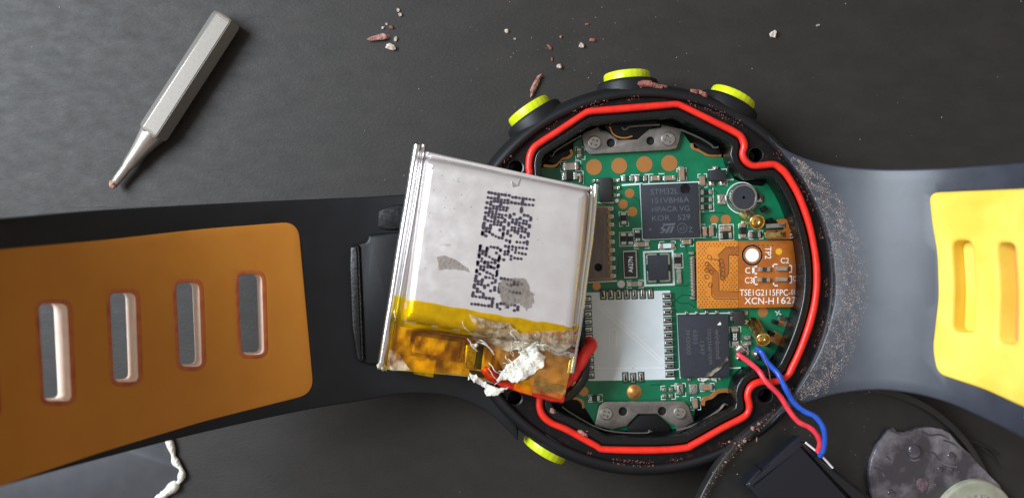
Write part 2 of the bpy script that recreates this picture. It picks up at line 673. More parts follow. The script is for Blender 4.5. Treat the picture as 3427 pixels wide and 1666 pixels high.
# fine grain and hairline scratches on top of the coarse relief of the table
nt = m_table.node_tree
b_old = [n for n in nt.nodes if n.type == 'BUMP'][0]
tcn = [n for n in nt.nodes if n.type == 'TEX_COORD'][0]
n2 = nt.nodes.new("ShaderNodeTexNoise")
n2.inputs["Scale"].default_value = 42; n2.inputs["Detail"].default_value = 5; n2.inputs["Roughness"].default_value = .65
b2 = nt.nodes.new("ShaderNodeBump")
b2.inputs["Strength"].default_value = .35; b2.inputs["Distance"].default_value = .006
mp2 = nt.nodes.new("ShaderNodeMapping")
mp2.inputs["Rotation"].default_value = (0, 0, .5); mp2.inputs["Scale"].default_value = (.35, 5.0, 1)
n3 = nt.nodes.new("ShaderNodeTexNoise")
n3.inputs["Scale"].default_value = 2.4; n3.inputs["Detail"].default_value = 3
r3 = nt.nodes.new("ShaderNodeValToRGB")
r3.color_ramp.elements[0].position = .64; r3.color_ramp.elements[1].position = .72
b3 = nt.nodes.new("ShaderNodeBump")
b3.inputs["Strength"].default_value = .22; b3.inputs["Distance"].default_value = .008
nt.links.new(tcn.outputs["Object"], n2.inputs[0])
nt.links.new(tcn.outputs["Object"], mp2.inputs[0])
nt.links.new(mp2.outputs[0], n3.inputs[0])
nt.links.new(n3.outputs[0], r3.inputs[0])
nt.links.new(n2.outputs[0], b2.inputs["Height"])
nt.links.new(b_old.outputs[0], b2.inputs["Normal"])
nt.links.new(r3.outputs[0], b3.inputs["Height"])
nt.links.new(b2.outputs[0], b3.inputs["Normal"])
nt.links.new(b3.outputs[0], nt.nodes["Principled BSDF"].inputs["Normal"])

# ------------------------------------------------------------------ the table
bm = bmesh.new()
bmesh.ops.create_grid(bm, x_segments=1, y_segments=1, size=60)
for v in bm.verts:
    v.co.z = TABLE_Z * .1
t = finish_flat(bm, "table_surface", m_table, None)
tag(t, "dark charcoal leatherette table surface under everything", "table", kind="structure")

# ------------------------------------------------------------------ the watch
CC = (2164, 939)                       # middle of the case in photo pixels
C0 = W(CC, 0)
watch = thing("wrist_watch", (C0.x, C0.y, TABLE_Z * .1),
              "opened black sports watch lying face down with ochre and yellow strap inlays", "watch")

gasket_px = [(1772, 581), (1770, 559), (1774, 523), (1788, 494), (1814, 474), (1864, 442), (1951, 384), (1973, 374), (1999, 371), (2099, 363),
             (2231, 352), (2263, 350), (2289, 358), (2399, 412), (2455, 440), (2480, 458), (2491, 488), (2485, 515), (2495, 539),
             (2519, 555), (2555, 553), (2590, 551), (2614, 565), (2638, 592), (2676, 660), (2708, 751), (2728, 847), (2734, 927),
             (2728, 1007), (2709, 1087), (2680, 1167), (2650, 1232), (2638, 1254), (2613, 1272), (2583, 1277), (2544, 1277), (2514, 1292),
             (2502, 1321), (2508, 1356), (2502, 1381), (2482, 1399), (2420, 1430), (2321, 1486), (2291, 1498), (2197, 1505), (2029, 1503),
             (1994, 1490), (1900, 1438), (1847, 1415), (1818, 1390), (1806, 1360), (1806, 1320), (1796, 1290), (1770, 1278), (1720, 1275),
             (1660, 1262), (1612, 1228), (1570, 1130), (1540, 1010), (1530, 920), (1538, 830), (1572, 720), (1620, 650), (1665, 622),
             (1720, 614), (1758, 604)]
gz = -.55
gas3 = [W(p, gz) for p in crom(gasket_px, 4, True)]
gring = tube("gasket_ring", gas3, [.050 * (1 + .05 * math.sin(i * .23) + .035 * math.sin(i * .71 + 1)) for i in range(len(gas3))], m_red, None, 12, True)
tag(gring, "red silicone gasket loop seated around the open watch case", "gasket")
gpoly = ccw([p[:2] for p in [W(p, -.3) for p in crom(gasket_px, 2, True)]])


def simplify(p, d):
    out = [p[0]]
    for a in p[1:]:
        if math.hypot(a[0] - out[-1][0], a[1] - out[-1][1]) > d:
            out.append(a)
    return out


lip_out = simplify(inset(gpoly, .072), .045)
lip_in = simplify(inset(gpoly, .175), .06)

# outer ring of the case, turned profile
R_ = 27.6
prof = [(2.2, -1.1), (2.55, -1.1), (2.78, -.92), (2.84, -.5), (2.82, -.22), (2.765, -.08), (2.71, -.012), (2.66, 0), (2.625, -.02), (2.612, -.06), (2.61, -.22)]
bm = bmesh.new()
add_lathe(bm, C0, (0, 0, 1), prof, 128)
finish(bm, "case_ring", m_rubber, watch, sharp=60)
# ledge with screw holes
sh = [(1726, 561), (2528, 519), (2560, 1322), (1722, 1330)]
bm = bmesh.new()
add_solid(bm, circle((C0.x, C0.y), 2.611, 120), -.3, -.095, 0, 2, [lip_out] + [circle(W(p, -1)[:2], S(24), 20) for p in sh])
finish(bm, "case_ledge", m_ledge, watch)
for p in sh:
    c = W(p, -1)
    bm = bmesh.new()
    add_lathe(bm, (c.x, c.y, -.5), (0, 0, 1), [(S(10), 0), (S(23), .02), (S(23.6), .405), (S(28), .412), (S(29), .405)], 24)
    finish(bm, "screw_hole", m_lip, watch)
bm = bmesh.new()
add_solid(bm, lip_out, -.62, -.035, .018, 3, [lip_in], hole_r=.03)
finish(bm, "case_lip", m_lip, watch, sharp=50)
bm = bmesh.new()
add_solid(bm, circle((C0.x, C0.y), 2.6, 64), -.8, -.6)
finish(bm, "case_floor", m_rubber_blk, watch)


# straps ------------------------------------------------------------
class Ruled:
    """a strap surface: rows of (pixel x of top edge, y, pixel x of bottom edge, y, height mm)"""

    def __init__(self, rows):
        T = [W((r[0], r[1]), r[4]) for r in rows]
        B = [W((r[2], r[3]), r[4]) for r in rows]
        self.T, self.B = crom(T, 10), crom(B, 10)
        mid = [(a + b) / 2 for a, b in zip(self.T, self.B)]
        self.s = [0.0]
        for a, b in zip(mid, mid[1:]):
            self.s.append(self.s[-1] + (b - a).length)
        self.L = self.s[-1]
        self.Wd = 3.0

    def raw(self, s, t):
        s = max(0.0, min(self.L, s))
        i = 0
        lo, hi = 0, len(self.s) - 2
        while lo < hi:
            m = (lo + hi + 1) // 2
            if self.s[m] <= s:
                lo = m
            else:
                hi = m - 1
        i = lo
        k = (s - self.s[i]) / max(self.s[i + 1] - self.s[i], 1e-9)
        a = self.T[i].lerp(self.T[i + 1], k)
        b = self.B[i].lerp(self.B[i + 1], k)
        return a.lerp(b, t / self.Wd)

    def nrm(self, s, t):
        e = .03
        du = self.raw(s + e, t) - self.raw(s - e, t)
        dv = self.raw(s, t + e) - self.raw(s, t - e)
        n = du.cross(dv).normalized()
        return n if n.z > 0 else -n

    def __call__(self, s, t, h):
        return self.raw(s, t) + self.nrm(s, t) * h

    def inv(self, p, h=0.0):
        if not hasattr(self, "grid"):
            self.grid = []
            for i in range(61):
                for j in range(13):
                    s, t = self.L * i / 60, self.Wd * j / 12
                    self.grid.append((*project(self.raw(s, t)), s, t))
        g = min(self.grid, key=lambda g_: (g_[0] - p[0]) ** 2 + (g_[1] - p[1]) ** 2)
        s, t = g[2:]
        for _ in range(8):
            x, y = project(self(s, t, h))
            e = .01
            xs, ys = project(self(s + e, t, h))
            xt, yt = project(self(s, t + e, h))
            a, b, c, d = (xs - x) / e, (xt - x) / e, (ys - y) / e, (yt - y) / e
            det = a * d - b * c
            if abs(det) < 1e-9:
                break
            rx, ry = p[0] - x, p[1] - y
            s += max(-.3, min(.3, (d * rx - b * ry) / det))
            t += max(-.3, min(.3, (a * ry - c * rx) / det))
        return (s, t)


def strip(L, w, n):
    top = [(L * i / n, 0) for i in range(n + 1)]
    return top + [(L * i / n, w) for i in range(n, -1, -1)]


left = Ruled([(1720, 500, 1735, 1478, -1.6), (1650, 540, 1680, 1420, -1.6), (1590, 596, 1610, 1366, -1.7), (1500, 636, 1504, 1326, -1.8), (1400, 648, 1400, 1317, -1.9),
              (1331, 652, 1331, 1321, -1.7), (1200, 660, 1200, 1343, -.8), (1000, 668, 1000, 1377, 1.8), (665, 684, 665, 1451, 8.5), (333, 703, 333, 1537, 17),
              (0, 733, 0, 1630, 27), (-260, 760, -270, 1716, 38)])
right = Ruled([(2560, 440, 2570, 1430, .02), (2604, 482, 2610, 1392, .03), (2660, 514, 2664, 1362, .05), (2732, 540, 2732, 1338, .1), (2819, 556, 2819, 1316, 1.0), (2963, 565, 2963, 1306, 3.6),
               (3139, 562, 3139, 1338, 8.2), (3300, 553, 3300, 1405, 14), (3427, 544, 3427, 1468, 20), (3600, 532, 3600, 1560, 29)])


def strap_outline(sf, n, edge=2.69):
    """strap strip whose inner end follows the round case"""
    start = []
    for j in range(25):
        t_ = sf.Wd * j / 24
        s_ = 0.0
        while s_ < sf.L * .6:
            P = sf.raw(s_, t_)
            if math.hypot(P.x - C0.x, P.y - C0.y) > edge:
                break
            s_ += .01
        start.append((s_, t_))
    a, b = start[0][0], start[-1][0]
    top = [(a + (sf.L - a) * i / n, 0) for i in range(1, n + 1)]
    bot = [(b + (sf.L - b) * i / n, sf.Wd) for i in range(n, 0, -1)]
    return top + bot + start[::-1]


def sheet(name, sf, outline, holes, hb, ht, mat, r, hole_r=None, grid=.16, sharp=45):
    bm = bmesh.new()
    add_solid(bm, outline, hb, ht, r, 3, holes, sf, grid, hole_r=hole_r)
    return finish(bm, name, mat, watch, sharp=sharp)


# ochre inlay on the long strap with four buckle slots
pan_px = fillet([(-240, 862), (0, 834), (341, 804), (681, 766), (990, 740), (1013, 800), (1049, 1310), (681, 1409), (341, 1511), (128, 1584), (0, 1626), (-240, 1712)], 48, 6)
pan_px = fillet([(-240, 864), (0, 834), (341, 804), (681, 766), (998, 741), (1051, 1316), (681, 1409), (341, 1511), (128, 1582), (0, 1626), (-240, 1716)], 55, 7)
slots_z = [(935, 372, 1035, 690, 8), (690, 405, 790, 737, 10), (430, 445, 540, 797, 10), (150, 487, 275, 872, 14)]
slot_px = []
for x0, y0, x1, y1, sk in slots_z:
    slot_px.append(fillet(Q(2, (x0, y0), (x1 - sk * .6, y0), (x1 + sk * .6, y1), (x0 + sk * 1.6, y1)), 24, 5))
slot_px.append(fillet(Q(2, (-165, 530), (-40, 530), (-10, 925), (-130, 925)), 24, 5))
pan_st = [left.inv(p) for p in pan_px]
slot_st = [[left.inv(p) for p in sp] for sp in slot_px]
sheet("strap_band", left, strap_outline(left, 60), [simplify(inset(ccw(pan_st), .012), .01)], -.22, 0, m_rubber, .035, 0.008)
o = sheet("strap_inlay", left, simplify(ccw(pan_st), .01), [ccw(s) for s in slot_st], -.33, .012, m_orange, .012, .028, grid=.14)
# red glow round the slot mouths and window-lit walls, both put into the colour
for s in slot_st:
    c = ccw(s)
    bm = bmesh.new()
    add_solid(bm, inset(c, -.05), -.32, .0135, .004, 2, [inset(c, .006)], left, hole_r=.016)
    cs = (sum(p[0] for p in s) / len(s), sum(p[1] for p in s) / len(s))
    nn, top_c = left.nrm(*cs), left(cs[0], cs[1], 0)
    for f_ in bm.faces:
        f_.normal_update()
        dep = (f_.calc_center_median() - top_c).dot(nn)
        f_.material_index = 0 if dep > -.035 else 1
    finish(bm, "slot_lining", [m_slotred, m_slotpale], watch, sharp=60)

# yellow inlay on the short strap
ypan_px = fillet(Q(8, (764, 306), (1161, 290), (1300, 283), (1300, 1262), (1161, 1203), (1000, 1130), (800, 1065), (780, 960), (806, 740), (800, 560), (778, 440)), 34, 6)
ysl = [fillet(Q(8, (866, 508), (950, 508), (962, 700), (960, 892), (870, 888), (878, 700)), 26, 5),
       fillet(Q(8, (1056, 515), (1135, 520), (1148, 720), (1146, 942), (1062, 938), (1072, 720)), 26, 5)]
ypan_st = [right.inv(p) for p in ypan_px]
ysl_st = [[right.inv(p) for p in sp] for sp in ysl]
sheet("strap_band", right, strap_outline(right, 50, 2.635), [simplify(inset(ccw(ypan_st), .012), .01)], -.22, 0, m_rubber_dustsheen, .035, .008)
sheet("strap_inlay", right, simplify(ccw(ypan_st), .01), [ccw(s) for s in ysl_st], -.27, .05, m_yellow, .05, .05, grid=.14)
m_tanfl = M("tan_slot_floor", (196, 140, 78), .6)
for s, mm in ((ysl_st[0], m_yellow), (ysl_st[1], m_tanfl)):
    bm = bmesh.new()
    add_solid(bm, inset(ccw(s), .003), -.26, -.2, 0, 1, [], right, .1)
    finish(bm, "slot_floor", mm, watch)

# raised lug block where the long strap meets the case, half under the battery
plate("strap_lug", fillet(Q('j', (52, 372), (60, 340), (168, 315), (172, 275), (300, 262), (420, 250), (420, 1110), (170, 1100), (140, 1088), (100, 1080), (70, 850)), 14, 3), -2.6, -.2, m_rubber_blk, watch, .5, 3)
plate("lug_bar", fillet(Q('j', (56, 350), (118, 335), (150, 1085), (98, 1080), (64, 860), (50, 500)), 10, 3), -1, .35, m_lip, watch, .45, 3)
plate("lug_recess", fillet(Q('j', (190, 190), (240, 120), (330, 88), (415, 80), (415, 240), (310, 250), (200, 240)), 16, 3), -2.6, -1.35, m_lip, watch, .25, 3)

# buttons ------------------------------------------------------------
def button(px, extra=0.0):
    P = W(px, -4.6)
    ax = Vector((P.x - C0.x, P.y - C0.y, 0)).normalized()
    c = Vector((C0.x, C0.y, -.49)) + ax * extra
    bm = bmesh.new()
    add_lathe(bm, c, ax, [(.46, 2.72), (.45, 2.86), (.435, 2.90), (.40, 2.915), (.30, 2.92)], 40, caps=True)
    finish(bm, "button_collar", m_rubber, watch, sharp=50)
    bm = bmesh.new()
    n = 72
    u = ax.orthogonal().normalized(); v = ax.cross(u)
    rings = []
    for r, h in ((.335, 2.90), (.337, 2.935), (.337, 3.015), (.325, 3.04), (.29, 3.05)):
        ring = []
        for k in range(n):
            a = 2 * math.pi * k / n
            rr = r * (1 + (.013 if k % 3 == 0 else 0) * (1 if r > .32 else 0))
            ring.append(bm.verts.new(c + ax * h + (u * math.cos(a) + v * math.sin(a)) * rr))
        rings.append(ring)
    for a, b in zip(rings, rings[1:]):
        for k in range(n):
            bm.faces.new((a[k], a[(k + 1) % n], b[(k + 1) % n], b[k]))
    bm.faces.new(rings[0][::-1]); bm.faces.new(rings[-1])
    finish(bm, "push_button", m_lime, watch, sharp=40)


for p, e in (((1764, 360), 0), ((2098, 250), 0), ((2456, 322), 0), ((1812, 1522), -.115)):
    button(p, e)

# ------------------------------------------------------------------ the circuit board and what is soldered on it
ZP = -4.5
pcb_px = ([(1560, 900), (1600, 760), (1700, 640), (1770, 600)] +
          Q(4, (395, 960), (430, 905), (560, 905), (620, 845), (690, 800), (700, 700), (770, 640), (920, 585), (990, 600), (1080, 680), (1230, 680), (1330, 585), (1440, 560), (1600, 590),
            (1680, 700), (1700, 760), (1760, 770), (1830, 815), (1960, 820), (1985, 900), (2050, 1000), (2150, 1045), (2290, 1060)) +
          Q(8, (90, 262), (118, 300), (135, 350), (175, 430), (205, 500), (215, 640), (205, 780), (190, 850), (168, 890), (140, 950), (90, 1010)) +
          Q(6, (1330, 590), (1180, 580), (1130, 620), (1110, 700), (1110, 745), (1000, 760), (910, 830), (860, 870), (850, 960), (720, 1000), (300, 1010), (180, 960), (120, 860), (60, 800), (0, 800)) +
          [(1830, 1320), (1700, 1280), (1600, 1130)])
board = plate("circuit_board", pcb_px, ZP - 1.0, ZP, m_pcb, watch, .04, 1)

RB = -2.4          # the board sits turned by this much


def part_plate(name, px, h, mat, r=.06, z=0.0, segs=2, holes=()):
    return plate(name, px, ZP + z, ZP + z + h, mat, board, r, segs, holes, sharp=30)


def block(name, k, x, y, w, h, ht, mat, r=.06, z=0.0, rot=RB, fil=0):
    s = REG[k][2]
    px = rect(q(k, x, y), w * s, h * s, rot)
    if fil:
        px = fillet(px, fil * s, 3)
    return part_plate(name, px, ht, mat, r, z)


def smd(name, k, x, y, w, h, body, ht=.5, rot=RB, vert=None, end=.24):
    """two-ended chip part: body between two soldered end caps"""
    s = REG[k][2]
    vert = (h > w) if vert is None else vert
    W_, H_ = w * s, h * s
    c = q(k, x, y)
    a = math.radians(rot)
    L = H_ if vert else W_
    D = W_ if vert else H_
    dx, dy = (-math.sin(a), math.cos(a)) if vert else (math.cos(a), math.sin(a))
    bm = bmesh.new()
    z0, z1 = ZP, ZP + ht
    def rc(off, l, d):
        cc = (c[0] + dx * off, c[1] + dy * off)
        return [W(p, z1)[:2] for p in (rect(cc, d, l, rot) if vert else rect(cc, l, d, rot))]
    add_solid(bm, rc(0, L * (1 - 2 * end) * 1.06, D * .94), z0 * .1, z1 * .1 - .003, .003, 1, mi=0)
    n0 = len(bm.faces)
    for sg in (-1, 1):
        add_solid(bm, rc(sg * L * (.5 - end / 2), L * end, D), z0 * .1, z1 * .1, .008, 2, mi=1)
        # solder fillet in front of the cap
        add_solid(bm, rc(sg * L * (.5 + .02), L * .14, D * .96), z0 * .1, z0 * .1 + ht * .045, ht * .03, 2, mi=1)
    return finish(bm, name, [body, m_solder], board, weld=0, sharp=30)


def lead(k, x, y, w, h, ht=.3, rot=RB, mat=None):
    return block("solder_lead", k, x, y, w, h, ht, mat or m_solder, ht * .85, 0, rot, fil=min(w, h) * .25)


_disc = {}


def pad(k, x, y, r, mat=m_gold, name="test_pad", h=.05):
    c = W(q(k, x, y), ZP + h)
    key = mat.name
    if key not in _disc:
        bm = bmesh.new()
        add_solid(bm, circle((0, 0), 1, 40), -.03, .0, .002, 1)
        me = bpy.data.meshes.new(name)
        bmesh.ops.recalc_face_normals(bm, faces=bm.faces)
        bm.to_mesh(me); bm.free()
        me.materials.append(mat)
        _disc[key] = me
    o = bpy.data.objects.new(name, _disc[key])
    scene.collection.objects.link(o)
    o.parent = board
    o.location = c - root_of(board)
    s = S(r * REG[k][2], ZP)
    o.scale = (s, s, 1)
    return o


# gold and copper test pads
for x, y, r in ((520, 382, 128), (928, 362, 128), (1333, 338, 130), (1735, 320, 130), (1095, 805, 76), (990, 980, 77), (1140, 1100, 78)):
    pad('a', x, y, r)
for x, y, r in ((797, 728, 58), (957, 730, 70)):
    pad('b', x, y, r)
pad('c', 390, 1037, 55)
pad('e', 1392, 58, 70)
pad('f', 725, 455, 65)
pad('c', 722, 1010, 52, m_solder)
pad('a', 885, 922, 32, m_silk)
c = W(q('f', 1428, 460), ZP)
bm = bmesh.new()
add_lathe(bm, c, (0, 0, 1), [(S(26), .002), (S(25.5), .008), (S(20), .014), (S(15), .03), (S(9), .042), (S(1), .047)], 32)
finish(bm, "domed_test_pad", m_gold, board)

# chip parts
smd("capacitor", 'a', 285, 145, 66, 120, m_ceram)
smd("capacitor", 'a', 145, 370, 218, 122, m_ceramgrey, .9, end=.18)
smd("inductor", 'a', 135, 528, 225, 120, m_resist, .6)
smd("capacitor", 'a', 298, 555, 44, 130, m_ceram, .5)
block("regulator_chip", 'a', 712, 745, 196, 385, 1.0, m_chipdk, .1)
for x, y in ((850, 592), (856, 712), (860, 832)):
    lead('a', x, y, 75, 66, .35); lead('a', x + 62, y, 66, 72, .5)
for x, y in ((515, 605), (565, 605), (605, 605), (608, 715)):
    lead('a', x, y, 40, 66, .4)
smd("resistor", 'a', 1062, 566, 165, 84, m_pcbdark, .4, end=.3)
smd("resistor", 'a', 1282, 566, 165, 84, m_pcbdark, .4, end=.3)
smd("capacitor", 'a', 1515, 560, 140, 78, m_ceram, .5)
smd("capacitor", 5, 855, 139, 92, 40, m_ceram)
smd("capacitor", 5, 957, 104, 46, 108, m_ceram)
smd("capacitor", 5, 1130, 163, 46, 72, m_ceram, end=.16)
block("transistor", 'b', 850, 110, 232, 150, 1.0, m_chipdk, .12)
for x, y, w, h in ((825, 12, 85, 70), (765, 222, 88, 86), (915, 216, 100, 88)):
    lead('b', x, y, w, h, .5)
for y in (345, 450, 552):
    smd("resistor", 'b', 685, y, 148, 68, m_resist, .4, end=.26)
smd("capacitor", 'b', 665, 895, 58, 128, m_ceram, .6)
smd("capacitor", 'b', 757, 887, 62, 142, m_ceram, .6)
smd("capacitor", 'b', 962, 856, 132, 72, m_ceram, .5)
smd("resistor", 'b', 958, 952, 160, 84, m_resist, .5)
smd("resistor", 'b', 1198, 885, 80, 190, m_resist, .45)
smd("resistor", 'b', 1366, 942, 152, 84, m_chipdk, .4)
smd("resistor", 'c', 757, 120, 70, 145, m_resist, .45)
smd("resistor", 'c', 755, 400, 70, 142, m_resist, .45)
smd("resistor", 'c', 850, 400, 64, 138, m_resist, .45)
smd("resistor", 'c', 947, 356, 66, 135, m_resist, .45)
smd("capacitor", 'c', 1000, 475, 182, 64, m_ceramgrey, .55)
smd("capacitor", 'c', 1342, 496, 192, 70, m_whitepad, .55)
smd("capacitor", 'c', 1612, 442, 118, 62, m_ceram, .5)
smd("resistor", 'c', 1490, 690, 82, 165, m_resist, .45)
smd("capacitor", 'c', 1506, 907, 62, 178, m_solder, .4)
smd("capacitor", 'c', 908, 1010, 186, 68, m_ceramgrey, .55)
# marked crystal resistor
block("marked_resistor_base", 'c', 846, 745, 184, 372, .3, m_solder, .05)
block("marked_resistor", 'c', 846, 745, 152, 340, .9, m_chipdk, .06)
# power inductor
block("inductor_base", 'c', 1228, 790, 310, 385, .25, m_solder, .04, fil=30)
block("power_inductor", 'c', 1228, 790, 268, 342, 1.2, m_chip, .08, fil=10)
for x, y, w, h in ((1222, 612, 44, 40), (1222, 975, 44, 40), (1085, 790, 40, 90), (1372, 790, 40, 90)):
    block("base_gap", 'c', x, y, w, h, .28, m_pcbdark, .02)
# shielded radio module half under the battery
part_plate("shielded_module", [(1900, 700), (2030, 695), (2038, 929), (1900, 934)], 1.7, m_shield, .05, holes=[circle(q('c', 412, 785), 13, 24)])
part_plate("module_hole_floor", circle(q('c', 412, 785), 14, 20), .9, m_dark, 0)
part_plate("module_base", [(1890, 692), (2042, 690), (2050, 936), (1890, 942)], .6, M("module_substrate", (150, 126, 98), .5, metal=.3), .03)
for i, y in enumerate((-8, 98, 208, 323, 438, 553, 668, 788, 900)):
    lead('c', 592 + i * 4, y, 72, 66, .4)
    block("castellation", 'c', 556 + i * 4, y, 40, 62, .75, M("castellation_metal", (176, 150, 112), .35, metal=.8), .05) if i == 0 else block("castellation", 'c', 556 + i * 4, y, 40, 62, .75, bpy.data.materials["castellation_metal"], .05)
# microphone
c = W(q('b', 1180, 428), ZP)
bm = bmesh.new()
add_lathe(bm, c, (0, 0, 1), [(S(48.5), 0), (S(48.5), .09), (S(46), .11), (S(40), .11), (S(37.5), .10)], 40)
finish(bm, "microphone_can", m_screw, board)
bm = bmesh.new()
add_lathe(bm, c, (0, 0, 1), [(S(38.5), .03), (S(38.5), .105), (S(37.5), .114), (S(5.5), .114), (S(5), .06), (S(.5), .05)], 40)
finish(bm, "microphone_cap", m_chip, board)
lead('b', 908, 445, 130, 160, .5)
lead('b', 1430, 432, 118, 125, .5)
# flash memory chip
flash = Q(6, (747, 232), (1083, 226), (1094, 645), (768, 651))
part_plate("memory_chip", flash, .9, m_chip, .07)
for x, y in ((805, 216), (875, 214), (940, 211), (1010, 209), (822, 664), (895, 664), (962, 662), (1030, 660)):
    lead(6, x, y, 24, 26, .3)
part_plate("microcontroller_chip", Q(5, (617, 197), (1090, 177), (1104, 633), (637, 648)), 1.0, m_chip, .07)
# parts round the lower wires
block("transistor", 'e', 1060, 140, 140, 195, .9, m_chipdk, .1)
for x, y, w, h in ((955, 70, 90, 60), (960, 150, 60, 70), (1160, 70, 60, 70), (1160, 200, 60, 80)):
    lead('e', x, y, w, h, .35)
smd("marked_resistor", 'e', 1006, 400, 92, 236, m_resist, .5, end=.22)
lead('e', 1180, 415, 120, 66, .7)
lead('e', 1190, 490, 110, 50, .6)
lead('e', 1180, 610, 46, 130, .4)


def blob(name, k, x, y, w, h, ht, mat, seed=1, rot=0):
    r = random.Random(seed)
    s = REG[k][2]
    c = W(q(k, x, y), ZP)
    bm = bmesh.new()
    bmesh.ops.create_icosphere(bm, subdivisions=3, radius=1)
    for v in bm.verts:
        n = 1 + .18 * math.sin(3 * v.co.x + seed) * math.cos(4 * v.co.y + 2 * seed) + r.uniform(-.02, .02)
        v.co = Vector((v.co.x * S(w * s / 2, ZP) * n, v.co.y * S(h * s / 2, ZP) * n, max(v.co.z, -.3) * ht * .1 * n)) + c
    return finish(bm, name, mat, board, sharp=80)


blob("solder_joint", 'e', 1075, 575, 170, 160, .9, m_solder, 2)
blob("solder_joint", 'e', 1290, 640, 120, 170, 1.0, m_solder, 3)
blob("solder_joint", 'e', 1040, 690, 80, 90, .6, m_solder, 4)
blob("solder_joint", 'e', 1120, 530, 140, 90, .6, m_solder, 8)
smd("capacitor", 'g', 1035, 215, 150, 84, m_ceram, .5)
smd("capacitor", 'g', 890, 430, 66, 125, m_ceram, .5)
lead('g', 690, 245, 100, 150, .5)
lead('g', 865, 240, 122, 145, .45)
for x, y in ((487, 248), (572, 248), (487, 330), (572, 330)):
    lead('g', x, y, 66, 60, .4)
smd("resistor", 'f', 876, 555, 135, 72, m_chipdk, .4)
# white-printed module footprint with its bare pads
foot = Q(6, (112, 78), (692, 64), (722, 664), (140, 674))
part_plate("module_footprint", foot, .06, m_whitepad, 0)
pads = []
for i, y in enumerate((122, 172, 225, 277, 328, 380, 431, 483, 535, 585, 637)):
    pads.append((130 + i * 2.2, y, 56, 33, -8))
for i, y in enumerate((103, 155, 210, 262, 315, 367, 418, 470, 522, 573, 628)):
    pads.append((673 + i * 2.0, y, 64, 34, 8))
for i, x in enumerate((240, 292, 345, 398, 451, 506, 560)):
    pads.append((x, 91 - i * 1.2, 33, 62, 0))
for x, y in ((390, 652), (443, 657), (497, 650)):
    pads.append((x, y, 33, 64, 0))
for x, y, w, h, ox in pads:
    block("mask_opening", 6, x + ox, y, w + 12 + abs(ox), h + 12, .075, m_pcbdark, 0, fil=4)
    plate("bare_pad", fillet(rect(q(6, x, y), w * .4953, h * .4953, RB), 4, 3), ZP, ZP + .38, m_solder, board, .34, 4)
# flex connector leads
for i, (y, w, h) in enumerate(((298, 90, 52), (380, 80, 26), (425, 80, 26), (470, 80, 26), (516, 80, 26), (564, 80, 26), (610, 80, 26), (656, 80, 26), (704, 84, 26), (750, 84, 26), (800, 80, 26), (850, 80, 26), (910, 80, 30), (970, 90, 54))):
    lead('d', 256 + i * 1.2, y, w, h, .5)
block("flex_connector", 'd', 620, 620, 560, 940, .7, m_chipdk, .05)

# amber flex cable
zf = .95
part_plate("flex_cable", fillet(Q('d', (312, 122), (940, 112), (944, 1118), (330, 1128)), 7, 3), .14, m_flexl, .03, zf)
flex_r = Q('d', (938, 122), (1690, 112), (1830, 120), (1850, 1100), (1700, 1108), (938, 1116))
o2 = [W(p, ZP + zf + .08)[:2] for p in flex_r]
xr = W(q('d', 1640, 600), ZP + zf).x
bm = bmesh.new()
bend = lambda x, y, h: Vector((x, y, h - max(0, x - xr) ** 2 * 1.6))
add_solid(bm, o2, (ZP + zf - .02) * .1, (ZP + zf + .08) * .1, 0, 1, [], bend, .05)
finish(bm, "flex_cable", m_flexd, board)
part_plate("flex_tail", fillet(Q('b', (1640, 730), (1820, 720), (1880, 800), (1910, 1000), (1500, 1000), (1500, 880), (1790, 870)), 12, 3), .12, m_flexd, .02, .7)
block("contact_finger", 'b', 1655, 815, 270, 62, .3, m_solder, .12, .75)
block("contact_finger", 'b', 1645, 940, 285, 80, .3, m_brass, .12, .75)
for y in (835, 880, 940, 985):
    block("contact_finger", 'b', 1895, y, 70, 26, .3, m_solder, .1, .8)
zt = ZP + zf + .14
bm = bmesh.new()
r_ = random.Random(3)
for gx in range(11):
    for gy in range(27):
        x, y = 350 + gx * 54 + (27 if gy % 2 else 0), 160 + gy * 36
        if 480 < x < 830 and 210 < y < 940 and not (x > 690 and y > 640 and y < 860) and not (520 < x < 650 and 380 < y < 560):
            continue
        if y > 860 and x > 520 and y < 1000:
            continue
        add_poly(bm, circle(q('d', x + r_.uniform(-5, 5), y + r_.uniform(-5, 5)), 2.1, 6), zt + .012)
for x in (1245, 1312, 1385, 1458):
    add_poly(bm, circle(q('d', x, 182), 2.6, 6), ZP + zf + .1)
finish_flat(bm, "flex_perforation", m_flexdot, board)
bm = bmesh.new()
add_poly(bm, Q('d', (940, 215), (760, 215), (640, 330), (660, 420), (680, 700), (720, 700), (800, 600), (800, 330), (940, 325)), zt + .006)
add_poly(bm, Q('d', (480, 440), (520, 470), (640, 600), (650, 880), (940, 880), (940, 965), (600, 965), (545, 900), (545, 640), (460, 560)), zt + .006)
finish_flat(bm, "flex_trace", m_flext, board)
bm = bmesh.new()
for ln in (((940, 325), (800, 330), (800, 600), (720, 705), (680, 690), (655, 400), (540, 385)), ((540, 770), (545, 930), (600, 985), (940, 985)), ((650, 600), (655, 870), (940, 875)),
           ((490, 440), (640, 590)), ((640, 330), (760, 212), (940, 212))):
    add_line(bm, Q('d', *ln), 2.4, zt + .014)
for x, y in ((510, 360), (475, 460), (475, 555), (540, 580), (475, 655), (525, 775), (690, 420), (705, 480), (715, 545), (715, 605), (710, 670)):
    add_line(bm, circle(q('d', x, y), 7, 14), 2.0, zt + .015, True)
finish_flat(bm, "flex_trace", m_flexdot, board)
